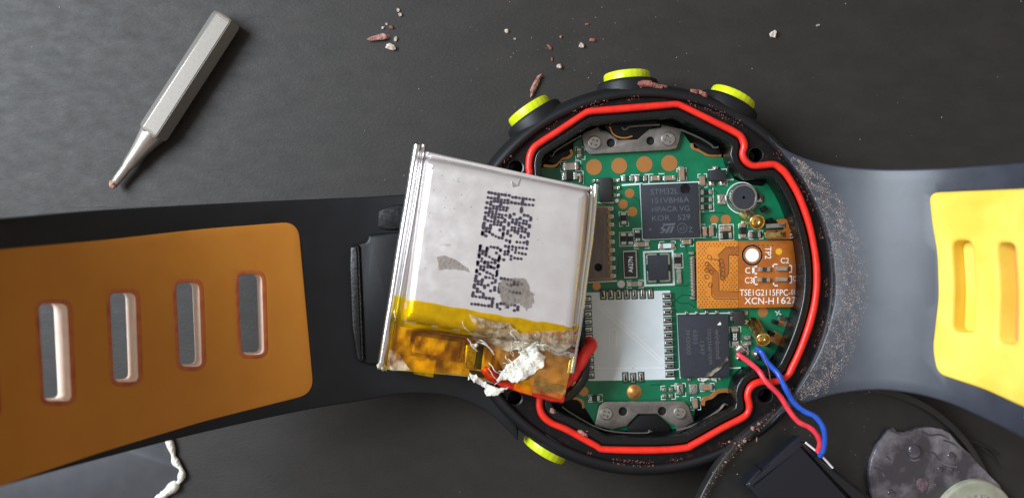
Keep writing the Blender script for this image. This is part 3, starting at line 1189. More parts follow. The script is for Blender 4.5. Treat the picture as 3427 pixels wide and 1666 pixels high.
# white print on the flex
zw = ZP + zf + .10
bm = bmesh.new()
add_poly(bm, circle(q('d', 1150, 330), 22.5, 32), zw)
add_line(bm, circle(q('d', 1150, 328), 32.5, 40), 6, zw, True)
add_text(bm, "TP2", q('d', 1390, 295), 40, 21, 90, zw)
add_text(bm, "C2", q('d', 1640, 410), 28, 18, 0, zw)
add_text(bm, "C1", q('d', 1105, 558), 26, 20, 0, zw)
add_text(bm, "C3", q('d', 1100, 705), 26, 20, 0, zw)
add_text(bm, "C4", q('d', 1805, 680), 20, 17, 0, zw - .25)
for k_ in (((1215, 500), (1175, 500), (1175, 605), (1215, 605)), ((1215, 655), (1175, 655), (1180, 765), (1225, 765)), ((1520, 465), (1465, 465), (1465, 500)), ((1715, 480), (1745, 490), (1745, 580), (1715, 585)),
           ((1720, 640), (1745, 645), (1745, 740), (1720, 745)), ((1470, 750), (1475, 785), (1525, 785))):
    add_line(bm, Q('d', *k_), 4, zw)
add_text(bm, "TSE1G2115FPC-", q('d', 1345, 888), 170, 21, 0, zw)
add_text(bm, "01-", q('d', 1785, 880), 24, 17, 0, zw - .2)
add_text(bm, "XCN-H", q('d', 1255, 1012), 98, 22, 0, zw)
add_text(bm, "1627", q('d', 1670, 1005), 66, 22, 0, zw - .1)
for v in bm.verts:
    v.co.z = zw * .1 - max(0, v.co.x - xr) ** 2 * 1.6
finish_flat(bm, "flex_lettering", m_white, board)["kind"] = "stuff"
part_plate("flex_pad", circle(q('d', 1552, 275), 11, 20), .05, M("bright_amber_pad", (248, 186, 50), .3, metal=.3), 0, zf + .06)
for x, y in ((1340, 540), (1335, 698), (1600, 532), (1600, 690)):
    s_ = smd("flex_capacitor", 'd', x, y, 170, 62, m_chip if x < 1500 else m_ceramgrey, 1.55, end=.3, rot=0)

# spring contact pins
def pin(base, top, r=24):
    a, b = W(base, ZP), W(top, .2)
    ax = (b - a)
    L = ax.length
    bm = bmesh.new()
    rr = S(r)
    add_lathe(bm, a, ax, [(rr * 1.05, 0), (rr * 1.05, .03), (rr * .96, .06), (rr * .96, L * .9), (rr * 1.04, L * .94), (rr * 1.04, L * .985), (rr * .98, L), (rr * .82, L), (rr * .78, L - .03), (rr * .74, L * .86), (rr * .5, L * .8), (rr * .1, L * .79)], 32)
    finish(bm, "contact_pin", m_brass, board, sharp=55)


pin((2497, 720), (2535, 744), 25)
pin((2521, 1082), (2555, 1138), 24)
block("pin_pad", 'e', 1580, 420, 150, 150, .12, m_gold, .02, rot=30)
o_ = block("scraped_pad", 'e', 1670, 180, 150, 150, .1, m_scuff, .02, rot=20, fil=50)
o_ = block("scraped_pad", 'e', 1650, 215, 100, 70, .16, m_gold, .02, rot=20, fil=30)

# brackets with screws
def screw(k, x, y, r, z):
    c = W(q(k, x, y), z)
    rr = S(r * REG[k][2], z)
    bm = bmesh.new()
    n = 40
    rings = []
    for f_, h in ((1.0, 0), (1.0, .022), (.93, .034), (.8, .038)):
        rings.append([bm.verts.new(c + Vector((math.cos(2 * math.pi * i / n) * rr * f_, math.sin(2 * math.pi * i / n) * rr * f_, h))) for i in range(n)])
    for a, b in zip(rings, rings[1:]):
        for i in range(n):
            bm.faces.new((a[i], a[(i + 1) % n], b[(i + 1) % n], b[i]))
    cross = []
    a0 = .5
    for i in range(4):
        a = a0 + i * math.pi / 2
        for da, f_ in ((-.25, .66), (.25, .66), (math.pi / 4, .26)):
            cross.append((c.x + math.cos(a + da) * rr * f_, c.y + math.sin(a + da) * rr * f_))
    top = [(v.co.x, v.co.y) for v in rings[-1]]
    vv, ff = cdt(top, [cross], [])
    ns = [bm.verts.new((p.x, p.y, c.z + .038)) for p in vv]
    for t_ in ff:
        bm.faces.new([ns[i] for i in t_])
    up_ = [bm.verts.new((p[0], p[1], c.z + .038)) for p in cross]
    dn = [bm.verts.new((c.x + (p[0] - c.x) * .6, c.y + (p[1] - c.y) * .6, c.z + .012)) for p in cross]
    for i in range(len(cross)):
        bm.faces.new((up_[i], up_[(i + 1) % len(cross)], dn[(i + 1) % len(cross)], dn[i]))
    bm.faces.new(dn)
    finish(bm, "bracket_screw", m_screw, board, sharp=35)


ZB = ZP + .5
tb = Q(4, (766, 640), (790, 612), (908, 563), (924, 600), (985, 602), (1075, 672), (1235, 668), (1332, 582), (1428, 572), (1440, 543), (1606, 583), (1582, 690), (1562, 742), (1500, 756), (834, 792), (800, 755))
plate("bracket", tb, ZB, ZB + .35, m_steel, board, .1, 2, [circle(q(4, 1013, 697), 14, 24), circle(q(4, 1345, 680), 13.5, 24)])
bb = Q(6, (185, 962), (214, 842), (246, 815), (786, 811), (816, 845), (852, 950), (738, 1012), (722, 972), (684, 958), (606, 895), (475, 896), (398, 978), (300, 1002), (186, 976))
plate("bracket", bb, ZB, ZB + .35, m_steel, board, .1, 2, [circle(q(6, 373, 880), 14, 24), circle(q(6, 638, 878), 14, 24)])
for k, x, y in ((4, 1013, 697), (4, 1345, 680), (6, 373, 880), (6, 638, 878)):
    plate("bracket_hole", circle(q(k, x, y), 15, 20), ZP, ZP + .3, m_dark, board)
screw(4, 872, 695, 55, ZB + .35); screw(4, 1492, 665, 58, ZB + .35)
screw(6, 258, 893, 42, ZB + .35); screw(6, 757, 890, 42, ZB + .35)
# dark wells behind the brackets where the button plungers sit, with brass edges
def ribbon(k, pts, w, mat, z, name, h=.2):
    P = crom(Q(k, *pts), 5)
    n = len(P)
    l, r = [], []
    for i in range(n):
        t = (P[min(i + 1, n - 1)] - P[max(i - 1, 0)]).normalized()
        s = Vector((-t.y, t.x)) * w / 2
        l.append(tuple(P[i] + s)); r.append(tuple(P[i] - s))
    return plate(name, l + r[::-1], z - h, z, mat, board, .03, 1)


ribbon(4, ((448, 888), (540, 890), (595, 835), (650, 822), (685, 790), (675, 752)), 10, m_gold, ZP + .1, "switch_contact")
ribbon(4, ((1003, 560), (1030, 620), (1080, 650), (1140, 655), (1195, 640)), 6, m_gold, ZP + .75, "switch_contact")
ribbon(4, ((1692, 700), (1705, 745), (1760, 762), (1830, 800), (1940, 802)), 9, m_gold, ZP + .1, "switch_contact")
ribbon('f', ((530, 545), (600, 552), (660, 565), (708, 605), (722, 690)), 9, m_gold, ZP + .1, "switch_contact")
ribbon('g', ((985, 455), (1005, 375), (1100, 340), (1180, 275), (1290, 258), (1380, 290)), 14, m_gold, ZP + .1, "switch_contact")
plate("switch_block", fillet(Q(4, (930, 520), (1420, 505), (1340, 590), (1240, 665), (1080, 668), (985, 596)), 8), ZP - .8, ZP + .42, m_rubber_blk, board, .1)
plate("switch_block", fillet(Q(6, (400, 985), (478, 905), (604, 902), (690, 975), (700, 1060), (420, 1060)), 8), ZP - .8, ZP + .42, m_rubber_blk, board, .1)
plate("switch_block", fillet(Q(4, (470, 850), (560, 780), (660, 750), (670, 790), (600, 825), (550, 880)), 8), ZP - .8, ZP + .4, m_rubber_blk, board, .1)
plate("switch_block", fillet(Q(4, (1700, 690), (1830, 700), (1930, 760), (1930, 795), (1830, 792), (1760, 755)), 8), ZP - .8, ZP + .4, m_rubber_blk, board, .1)


def spring(k, pts, r=3.2, z=-2.6):
    tube("switch_spring", [W(p, z) for p in crom(Q(k, *pts), 5)], S(r), m_steel, board, 8, flatten=2.6)


spring(4, ((498, 800), (512, 812), (530, 795), (548, 766), (650, 700), (762, 636)))
spring(4, ((1108, 568), (1122, 586), (1150, 578), (1170, 563), (1290, 552), (1420, 545)))
spring(4, ((1600, 588), (1700, 630), (1780, 668), (1850, 712), (1876, 736), (1912, 734)))
spring('f', ((418, 665), (450, 690), (560, 765), (720, 860), (860, 935), (1050, 1000), (1300, 1030), (1600, 1032), (1640, 1000), (1672, 1018)), 3.0)
spring('g', ((640, 780), (750, 752), (920, 690), (1080, 595), (1200, 510), (1265, 440), (1310, 446)), 3.6)
# ribbed right edge of the board tray
for i in range(7):
    a = -.62 + i * .095
    p = (CC[0] + 470 * math.cos(a) - 12, CC[1] + 470 * math.sin(a) * 1.02)
    plate("tray_rib", rect(p, 20, 16, math.degrees(a)), ZP - 1, ZP + .9, m_rubber_blk, board, .1)
for i in range(5):
    a = .30 + i * .085
    p = (CC[0] + 462 * math.cos(a) - 8, CC[1] + 462 * math.sin(a) * 1.02)
    plate("tray_rib", rect(p, 20, 14, math.degrees(a)), ZP - 1, ZP + .9, m_rubber_blk, board, .1)

# print on the board and chips
zs = ZP + .03
bm = bmesh.new()
L = add_line


def fr(k, x0, y0, x1, y1, w=2.2, gap=True):
    c = ((x0 + x1) / 2, (y0 + y1) / 2)
    P = rect(q(k, *c), (x1 - x0) * REG[k][2], (y1 - y0) * REG[k][2], RB)
    if not gap:
        L(bm, P, w, zs, True)
        return
    for i in range(4):
        a, b = Vector(P[i]), Vector(P[(i + 1) % 4])
        pr = Vector(P[i - 1])
        L(bm, [tuple(a + (pr - a) * .28), tuple(a), tuple(a + (b - a) * .28)], w, zs)


fr('a', 222, 60, 370, 262); fr('a', -20, 290, 310, 450); L(bm, Q('a', (300, 445), (342, 448), (350, 650)), 2.2, zs)
L(bm, Q('a', (980, 672), (1290, 652)), 6, zs); L(bm, Q('a', (950, 525), (1015, 512)), 2.4, zs); L(bm, Q('a', (1115, 508), (1250, 505)), 2.4, zs); L(bm, Q('a', (1178, 510), (1182, 640)), 2.4, zs)
L(bm, Q('a', (1340, 502), (1470, 495)), 2.4, zs); L(bm, Q('a', (1402, 505), (1405, 640)), 2.8, zs); L(bm, Q('a', (1560, 490), (1650, 488)), 2.4, zs); L(bm, Q('a', (580, 955), (830, 955)), 4, zs)
fr('b', 275, 15, 405, 185); fr('b', 570, 95, 690, 280); fr('b', 720, 30, 970, 260); L(bm, Q('b', (975, 178), (1055, 172)), 4.5, zs)
L(bm, Q('b', (775, 290), (790, 608), (730, 610)), 2.2, zs); L(bm, Q('b', (595, 620), (650, 615)), 2, zs)
L(bm, Q('b', (1185, 620), (1188, 795)), 8, zs); fr('b', 610, 795, 825, 980); fr('b', 865, 800, 1065, 1015, gap=False); fr('b', 1138, 790, 1262, 985); fr('b', 1282, 885, 1475, 1000)
L(bm, circle(q('b', 1180, 428), 52, 40), 3, zs, True)
L(bm, Q(5, (606, 193), (1098, 172), (1113, 640), (630, 656)), 3.4, zs, True)
fr('c', 697, 36, 820, 230); fr('c', 700, 312, 895, 497, gap=False); L(bm, Q('c', (885, 300), (885, 265), (1010, 262)), 3, zs); fr('c', 1245, 435, 1455, 545); fr('c', 900, 430, 1100, 530)
L(bm, rect(q('c', 1232, 797), 388 * .2476, 452 * .2476, RB), 6.5, zs, True)
fr('c', 1432, 600, 1555, 790, gap=False); fr('c', 800, 960, 1020, 1062); fr('c', 1525, 395, 1700, 500)
L(bm, Q('c', (255, 990), (660, 968)), 4.5, zs)
L(bm, Q(6, (737, 222), (1092, 216)), 3, zs); L(bm, Q(6, (741, 228), (760, 655)), 3.5, zs); L(bm, Q(6, (1092, 588), (1165, 585)), 4, zs); L(bm, Q(6, (715, 598), (755, 594)), 4, zs)
fr('e', 925, 262, 1085, 540); fr('g', 440, 195, 625, 372); fr('g', 625, 165, 760, 335); fr('g', 955, 165, 1135, 265); fr('g', 830, 345, 955, 510)
fr('f', 790, 500, 985, 600); L(bm, Q('e', (1565, 50), (1640, 90)), 3, zs); L(bm, Q('e', (1620, 40), (1585, 95)), 3, zs)
for x, y in ((408, 330),):
    add_poly(bm, circle(q(5, x, y), 6, 12), zs)
finish_flat(bm, "silkscreen_print", m_silk, board)["kind"] = "stuff"
# light lines inside the white footprint
bm = bmesh.new()
for ln in (((175, 150), (640, 560)), ((240, 170), (655, 545)), ((190, 590), (650, 585)), ((440, 600), (440, 570))):
    L(bm, Q(6, *ln), 3, ZP + .085)
L(bm, fillet(rect(q(6, 305, 380), 24, 58, 0), 11, 4), 3, ZP + .085, True)
finish_flat(bm, "footprint_line", m_white, board)
# copper traces under the mask
bm = bmesh.new()
for ln in (((1130, 560), (1200, 600), (1320, 640)), ((1010, 640), (990, 700), (1000, 760)), ((900, 1040), (1000, 1040), (1040, 1000)), ((560, 300), (600, 330), (610, 400)), ((1180, 210), (1250, 260), (1250, 330)),
           ((880, 1180), (960, 1120), (1040, 1120)), ((430, 800), (420, 950)), ((1120, 450), (1200, 430), (1300, 430), (1350, 460))):
    L(bm, Q(5, *ln), 3, ZP + .022)
for ln in (((730, 130), (760, 150), (820, 150), (860, 180)), ((720, 180), (740, 210)), ((560, 700), (640, 700)), ((840, 760), (820, 800), (840, 850)), ((1100, 300), (1130, 330))):
    L(bm, Q(6, *ln), 3, ZP + .022)
finish_flat(bm, "copper_trace", m_pcbdark, board)["kind"] = "stuff"
# chip markings
zm = ZP + 1.012
bm = bmesh.new()
for s, x, y, w, h in (("STM32L", 810, 252, 230, 48), ("151VBH6A", 862, 325, 310, 46), ("HPACA VG", 862, 398, 316, 44), ("KOR   529", 866, 472, 320, 44), ("Z", 1030, 572, 34, 44)):
    add_text(bm, s, q(5, x, y), w * .3994, h * .3994, RB, zm)
L(bm, circle(q(5, 960, 558), 16, 28), 1.8, zm, True)
add_text(bm, "e2", q(5, 960, 558), 17, 13, RB, zm)
add_poly(bm, Q(5, (795, 522), (905, 515), (895, 535), (800, 540)), zm)
add_poly(bm, Q(5, (775, 560), (800, 540), (815, 540), (800, 558), (830, 570), (800, 600), (770, 602), (778, 590), (800, 585)), zm + .003)
add_poly(bm, Q(5, (842, 545), (866, 542), (838, 600), (815, 602)), zm)
add_poly(bm, Q(5, (872, 542), (895, 540), (872, 598), (850, 600)), zm + .003)
add_poly(bm, circle(q(5, 692, 570), 4, 10), zm)
finish_flat(bm, "chip_marking", m_mark, board)
zm = ZP + .912
bm = bmesh.new()
for s, x, y, w, h in (("winbond", 1015, 425, 200, 34), ("25Q256FVEM", 958, 440, 240, 28), ("1347", 908, 452, 90, 28), ("6303", 862, 378, 96, 28), ("3H2000", 815, 412, 170, 28)):
    add_text(bm, s, q(6, x, y), w * .4953, h * .4953, 88, zm)
finish_flat(bm, "chip_marking", m_markdim, board)
bm = bmesh.new()
add_text(bm, "A627N", q('c', 850, 748), 53, 15, -90, ZP + .915)
add_text(bm, "DEE", q('e', 1000, 400), 22, 12, -90, ZP + .515)
finish_flat(bm, "white_marking", m_white, board)
# smudges of dried glue on the memory chip and below it
plate("glue_smear", jag(Q('e', (585, 960), (620, 910), (720, 860), (800, 790), (900, 690), (905, 720), (840, 800), (740, 900), (680, 950)), 2, 5), ZP + .9, ZP + 1.05, m_gluefilm, board, 0)
plate("glue_smear", jag(Q('e', (480, 975), (600, 970), (740, 980), (750, 1040), (700, 1010), (620, 1000), (560, 1030), (490, 1010)), 2, 6), ZP, ZP + .25, m_glue, board, .05)
plate("glue_smear", jag(Q('e', (755, 240), (800, 190), (815, 230), (790, 245)), 1, 7), ZP + .9, ZP + 1.0, m_glue, board, .02)
# scorched spot on the microcontroller
plate("scorch_mark", jag(circle(q(5, 985, 228), 17, 14), 3, 9, 2), ZP + .95, ZP + 1.03, m_ledge, board, 0)

# ------------------------------------------------------------------ the pouch battery lying across the case
bz = W(q(3, 560, 640), 1)
bat = thing("battery_pack", (bz.x, bz.y, .05), "silver pouch battery with amber tape end lying over the open watch", "battery")
pouch_px = fillet(Q(3, (284, 108), (640, 178), (1014, 256), (985, 560), (940, 962), (560, 896), (185, 834), (232, 480)), 26, 6)
B0, B1, BR = .8, 6.0, 1.5
pouch_cm = ccw([W(p, B1)[:2] for p in pouch_px])


def seg_dist(p, a, b):
    ax, ay = b[0] - a[0], b[1] - a[1]
    l = ax * ax + ay * ay or 1e-12
    t = max(0, min(1, ((p[0] - a[0]) * ax + (p[1] - a[1]) * ay) / l))
    return math.hypot(p[0] - a[0] - ax * t, p[1] - a[1] - ay * t)


def sdist(p, poly):
    d = min(seg_dist(p, poly[i - 1], poly[i]) for i in range(len(poly)))
    return d if inside(p, poly) else -d


def wob(x, y, s=1.0):
    return (math.sin(x * 7.3 * s + 1.3) * math.cos(y * 6.1 * s + .4) + .6 * math.sin(x * 15 * s + y * 11 * s) + .35 * math.cos(x * 31 * s - y * 23 * s))


def pouch_f(x, y, h):
    # the big face is not dead flat: it bulges a little towards the middle
    d = max(0, min(1, sdist((x, y), pouch_cm) / .8)) if h > .5 else 0
    return Vector((x, y, h + d * .018 + (.004 * wob(x, y, .5) * d)))


bm = bmesh.new()
add_solid(bm, pouch_cm, B0 * .1, B1 * .1, BR * .1, 7, [], pouch_f, .12)
finish(bm, "pouch", m_alu, bat, sharp=60)


def pouch_top(p):
    d = sdist(p, pouch_cm)
    r = BR * .1
    if d >= r:
        return B1 * .1 + .018 * min(1, d / .8)
    if d >= 0:
        return B1 * .1 - r + math.sqrt(max(0, r * r - (r - d) ** 2))
    return None


# foil flange and the two folded side seams
plate("seam_flange", Q(3, (250, 75), (300, 88), (1012, 246), (1040, 240), (960, 900), (895, 1180), (760, 1150), (480, 1070), (90, 1035)), B0 + .1, 1.6, m_alu, bat, .05, 1)
plate("top_fold", fillet(Q(3, (292, 84), (640, 165), (1010, 240), (1010, 262), (640, 182), (290, 112)), 6), B0 + .1, 4.2, m_alu, bat, .5, 3)
def seam(name, pts, r, z, mat):
    P = [W(p, z) for p in crom(Q(3, *pts), 5)]
    for i, v in enumerate(P):
        v.z += .008 * math.sin(i * 1.1)
    tube(name, P, S(r, z), mat, bat, 12, flatten=1.5)


seam("side_seam", ((258, 62), (214, 330), (152, 705), (102, 1008)), 15, 3.0, m_chrome)
seam("side_seam", ((285, 60), (240, 340), (177, 705), (126, 1020)), 8, 2.6, m_chrome)
seam("side_seam", ((1018, 240), (1004, 420), (976, 640), (951, 850), (915, 1050)), 7.5, 3.0, m_chrome)
seam("side_seam", ((1036, 234), (1020, 420), (990, 640), (962, 850), (930, 1050)), 10, 2.8, m_chrome)

# protection board under the tape
plate("insulation_paper", fillet(Q(3, (130, 842), (560, 905), (940, 972), (912, 1105), (885, 1172), (760, 1142), (480, 1066), (100, 1030)), 10), 1.0, 2.3, m_tan, bat, .2)
plate("protection_board", fillet(Q(3, (232, 868), (470, 905), (452, 1010), (215, 975)), 8), 2.0, 2.75, m_board, bat, .1, holes=[])
plate("board_chip", fillet(Q(3, (250, 888), (448, 918), (436, 995), (232, 962)), 5), 2.7, 3.0, m_tan, bat, .1)
plate("cell_tab", fillet(Q(3, (470, 930), (520, 925), (505, 1040), (462, 1030)), 5), 2.0, 2.9, m_brass, bat, .1)
plate("cell_tab", fillet(Q(3, (548, 930), (590, 935), (575, 1050), (535, 1042)), 5), 2.0, 2.9, m_tan, bat, .1)
plate("cell_tab", fillet(Q(3, (620, 955), (660, 960), (648, 1060), (610, 1052)), 5), 2.0, 2.9, m_board, bat, .1)
plate("board_chip", fillet(Q(3, (520, 935), (545, 935), (535, 1040), (512, 1035)), 4), 2.0, 2.7, m_chipdk, bat, .1)
plate("board_chip", fillet(Q(3, (478, 1040), (560, 1052), (548, 1075), (500, 1068)), 4), 2.0, 2.7, m_chipdk, bat, .1)
plate("board_chip", fillet(Q(3, (770, 1085), (900, 1110), (890, 1140), (765, 1115)), 4), 2.0, 2.7, m_chipdk, bat, .1)

# amber tape wrapped round the end
tape_px = Q(3, (138, 712), (180, 722), (240, 728), (300, 741), (330, 744), (400, 760), (470, 768), (540, 786), (600, 792), (640, 803), (700, 806), (770, 824), (800, 823), (880, 838), (940, 846), (966, 850),
            (950, 920), (930, 1000), (915, 1080), (902, 1140), (888, 1184), (840, 1172), (790, 1160), (756, 1152), (700, 1128), (600, 1098), (480, 1072), (400, 1062), (330, 1072), (300, 1068), (235, 1058), (160, 1048), (92, 1040), (76, 1022), (90, 950), (112, 850))
tape_cm = [W(p, 4.2)[:2] for p in tape_px]


def tape_h(x, y):
    d = sdist((x, y), pouch_cm)
    w = wob(x, y, 1.0)
    if d >= 0:
        return pouch_top((x, y)) + .012
    k = min(1, -d / .16)
    k = k * k * (3 - 2 * k)
    return (B1 - BR) * .1 + .012 + (-.105 + .022 * w) * k


bm = bmesh.new()
add_solid(bm, tape_cm, -.004, 0, 0, 1, [], lambda x, y, h: Vector((x, y, tape_h(x, y) + h)), .05, bottom=False)
for f_ in [f_ for f_ in bm.faces if len(f_.verts) == 4]:
    bm.faces.remove(f_)
for f_ in bm.faces:
    c = f_.calc_center_median()
    f_.material_index = 0 if sdist((c.x, c.y), pouch_cm) > -.02 else 1
finish(bm, "amber_tape", [m_kapton, m_kaptonclear], bat, sharp=60)
# a second, duller layer across the lower right
def lay(name, pts, mat, up, amp, seed, g=.05, sub=3):
    o = [W(p, 4.0)[:2] for p in jag(Q(3, *pts), amp, seed, sub)]
    bm = bmesh.new()
    rr = random.Random(seed)
    ph = rr.uniform(0, 6)
    def hf(x, y, h):
        a = tape_h(x, y) if sdist((x, y), pouch_cm) < .4 or True else 0
        return Vector((x, y, a + up * .1 + .012 * abs(wob(x + ph, y, 1.7)) + h))
    add_solid(bm, o, -.003, 0, 0, 1, [], hf, g, bottom=False)
    for f_ in [f_ for f_ in bm.faces if len(f_.verts) == 4]:
        bm.faces.remove(f_)
    return finish(bm, name, mat, bat, sharp=70)


lay("amber_tape", ((560, 900), (700, 880), (800, 868), (958, 860), (940, 980), (905, 1130), (884, 1170), (760, 1140), (640, 1060)), m_kapton2, .15, .5, 21)
lay("amber_tape", ((245, 1000), (336, 1000), (325, 1072), (240, 1058)), m_kapton, .2, .5, 22)
lay("amber_tape", ((690, 1060), (768, 1080), (756, 1152), (676, 1128)), m_kapton, .2, .5, 23)
lay("glue_film", ((488, 792), (560, 812), (660, 832), (700, 872), (780, 862), (795, 880), (760, 925), (650, 962), (580, 925), (520, 930), (500, 900), (508, 850)), m_gluefilm, .45, 2.5, 31)
lay("glue_film", ((690, 880), (780, 865), (930, 858), (935, 920), (900, 950), (840, 945), (790, 900)), m_gluefilm, .35, 2, 32)
lay("glue_film", ((135, 950), (175, 975), (225, 1040), (150, 1046), (122, 1030)), m_gluefilm, .3, 1.5, 33)


def crust(name, pts, up, amp, seed, thick=.6, mat=None):
    o = [W(p, 4.4)[:2] for p in jag(Q(3, *pts), amp, seed, 4)]
    ph = seed * 1.7
    bm = bmesh.new()
    def hf(x, y, h):
        return Vector((x, y, max(tape_h(x, y), .1) + up * .1 + (h if h <= 0 else h * (1 + .9 * wob(x + ph, y, 2.2)))))
    add_solid(bm, o, -.01, thick * .1, thick * .04, 2, [], hf, .035)
    return finish(bm, name, mat or m_glue, bat, sharp=60)


crust("dried_glue", ((602, 1092), (622, 1050), (655, 1020), (700, 985), (715, 950), (750, 930), (772, 880), (790, 884), (778, 920), (782, 952), (815, 985), (812, 1020), (770, 1060), (720, 1085), (680, 1100), (640, 1085)), .25, 4, 41, .32)
crust("dried_glue", ((485, 1062), (515, 1068), (545, 1095), (572, 1112), (612, 1118), (652, 1122), (632, 1140), (590, 1156), (555, 1156), (548, 1125), (510, 1098), (486, 1082)), .2, 4, 42, .35)
crust("dried_glue", ((488, 928), (520, 926), (522, 938), (500, 945)), .4, 1.5, 43, .5)
crust("dried_glue", ((76, 1020), (95, 1008), (110, 1025), (118, 1046), (100, 1036), (84, 1040)), .1, 1.5, 44, .7)
crust("dried_glue", ((500, 800), (560, 840), (620, 855), (650, 838), (660, 828), (600, 822)), .6, 2, 45, .25, m_gluefilm)


rf = random.Random(77)
for i in range(26):                       # stringy strands pulled out of the glue
    x, y = rf.choice(((600, 1040), (700, 985), (520, 915), (780, 900), (650, 1010), (560, 935), (720, 940)))
    x, y = x + rf.uniform(-45, 45), y + rf.uniform(-30, 30)
    a, l = rf.uniform(0, 6.3), rf.uniform(25, 80)
    P = []
    for k in range(5):
        t_ = k / 4
        p = q(3, x + math.cos(a + t_ * rf.uniform(-.5, .5)) * l * t_, y + math.sin(a + t_) * l * t_)
        c = W(p, 4.3)
        P.append(Vector((c.x, c.y, tape_h(c.x, c.y) + .03 + .05 * math.sin(t_ * 3.1))))
    tube("glue_strand", crom(P, 3), rf.uniform(.003, .008), m_glue, bat, 5)


def pouch_patch(name, pts, mat, amp, seed, th=.06):
    o = [W(p, B1 + .15)[:2] for p in jag(Q(3, *pts), amp, seed, 4)]
    bm = bmesh.new()
    add_solid(bm, o, 0, th * .1, 0, 1, [], lambda x, y, h: Vector((x, y, (pouch_top((x, y)) or B1 * .1) + .004 + h)), .06, bottom=False)
    return finish(bm, name, mat, bat)


pouch_patch("adhesive_scuff", ((342, 545), (375, 540), (430, 565), (470, 590), (485, 612), (450, 605), (400, 600), (345, 602)), m_scuff, 3, 51)
pouch_patch("adhesive_scuff", ((620, 650), (690, 640), (735, 650), (740, 690), (765, 710), (758, 760), (735, 782), (720, 760), (690, 745), (640, 770), (615, 720)), m_scuff, 5, 52)
pouch_patch("adhesive_scuff", ((350, 492), (395, 490), (398, 498), (372, 497)), m_scuff, 1.5, 53)
pouch_patch("adhesive_scuff", ((668, 215), (690, 236), (708, 200), (700, 236), (672, 242)), m_chrome, 1.0, 57)

FONT = {'L': "1111111 0000001 0000001 0000001 0000001", 'P': "1111111 1001000 1001000 1001000 0110000", '3': "0100010 1000001 1001001 1001001 0110110",
        '5': "1110010 1010001 1010001 1010001 1001110", '0': "0111110 1000101 1001001 1010001 0111110", '2': "0100011 1000101 1001001 1010001 0110001",
        'B': "1111111 1001001 1001001 1001001 0110110", 'M': "1111111 0100000 0011000 0100000 1111111", 'H': "1111111 0001000 0001000 0001000 1111111",
        '1': "0000000 0100001 1111111 0000001 0000000", 'N': "1111111 0010000 0001000 0000100 1111111", '8': "0110110 1001001 1001001 1001001 0110110",
        'A': "0011111 0100100 1000100 0100100 0011111", '-': "0001000 0001000 0001000 0001000 0000000", 'T': "1000000 1000000 1111111 1000000 1000000", ' ': "0 0 0 0 0", '.': "0 0000011 0000011 0 0", '7': "1000000 1000111 1001000 1010000 1100000", 'V': "1111000 0000110 0000001 0000110 1111000", 'Y': "1100000 0010000 0001111 0010000 1100000"}


def dots(bm, s, k, start, col, row, r, seed):
    rr = random.Random(seed)
    x0, y0 = start
    n = 0
    for ch in s:
        for cdef in FONT[ch].split():
            for i, b in enumerate(cdef):
                if b == '1' and rr.random() > .05:
                    up = 6 - i
                    p = q(k, x0 + col[0] * n + row[0] * up + rr.uniform(-3, 3), y0 + col[1] * n + row[1] * up + rr.uniform(-2.5, 2.5))
                    P = W(p, B1 + .2)
                    z = (pouch_top((P.x, P.y)) or .6) + .0075 + .0001 * (i % 4)
                    P = W(p, z * 10)
                    m = 10
                    rad = S(r * REG[k][2] * rr.uniform(.82, 1.1), 6)
                    bm.faces.new([bm.verts.new((P.x + rad * math.cos(2 * math.pi * j / m), P.y + rad * math.sin(2 * math.pi * j / m), z)) for j in range(m)])
            n += 1
        n += 1


bm = bmesh.new()
dots(bm, "LP352025 250MAH", 'i', (300, 1152), (1.85, -12.0), (-32, -4.2), 15.5, 61)
dots(bm, "3.7V  YM1008-H", 'i', (545, 1196), (1.85, -12.9), (-33, -4.2), 15.5, 62)
for _ in range(60):
    p = q('i', rnd.uniform(-400, 800), rnd.uniform(-200, 900))
    P = W(p, B1 + .2)
    zt_ = pouch_top((P.x, P.y))
    if zt_ is None or zt_ < .59:
        continue
    rad = S(rnd.choice((.6, .8, 1.3)), 6)
    bm.faces.new([bm.verts.new((P.x + rad * math.cos(2 * math.pi * j / 6), P.y + rad * math.sin(2 * math.pi * j / 6), zt_ + .007)) for j in range(6)])
finish_flat(bm, "ink_lettering", m_ink, bat)["kind"] = "stuff"

# leads of the battery
def wire(name, k, pts, r, mat, parent, n=12):
    P = []
    for x, y, z in pts:
        P.append(W(q(k, x, y), z))
    P = crom(P, 7)
    return tube(name, P, [r * (1 + .035 * math.sin(i * .9) + .03 * math.sin(i * 2.3 + 1)) for i in range(len(P))], mat, parent, n)


wire("red_lead", 3, ((552, 1032, 2.2), (580, 1062, 2.6), (625, 1088, 2.6), (700, 1112, 2.4), (780, 1136, 2.2), (840, 1152, 2.0), (892, 1160, 1.6)), .078, m_wred, bat)
wire("red_lead", 3, ((870, 1120, 1.2), (925, 1076, 1.4), (960, 1022, 1.5), (995, 962, 1.4), (1016, 938, .8), (1010, 920, -.5), (985, 930, -1.6), (955, 965, -2)), .085, m_wred, bat)
wire("black_lead", 3, ((870, 1168, .9), (912, 1152, .9), (950, 1118, .8), (980, 1068, .7), (990, 1005, .6), (985, 950, .2), (970, 915, -.6), (940, 900, -1.5)), .078, m_wblk, bat)
plate("lead_sleeve", fillet(Q(3, (925, 1085), (945, 1060), (950, 1095), (932, 1115)), 5), .6, 1.5, m_glue, bat, .2)

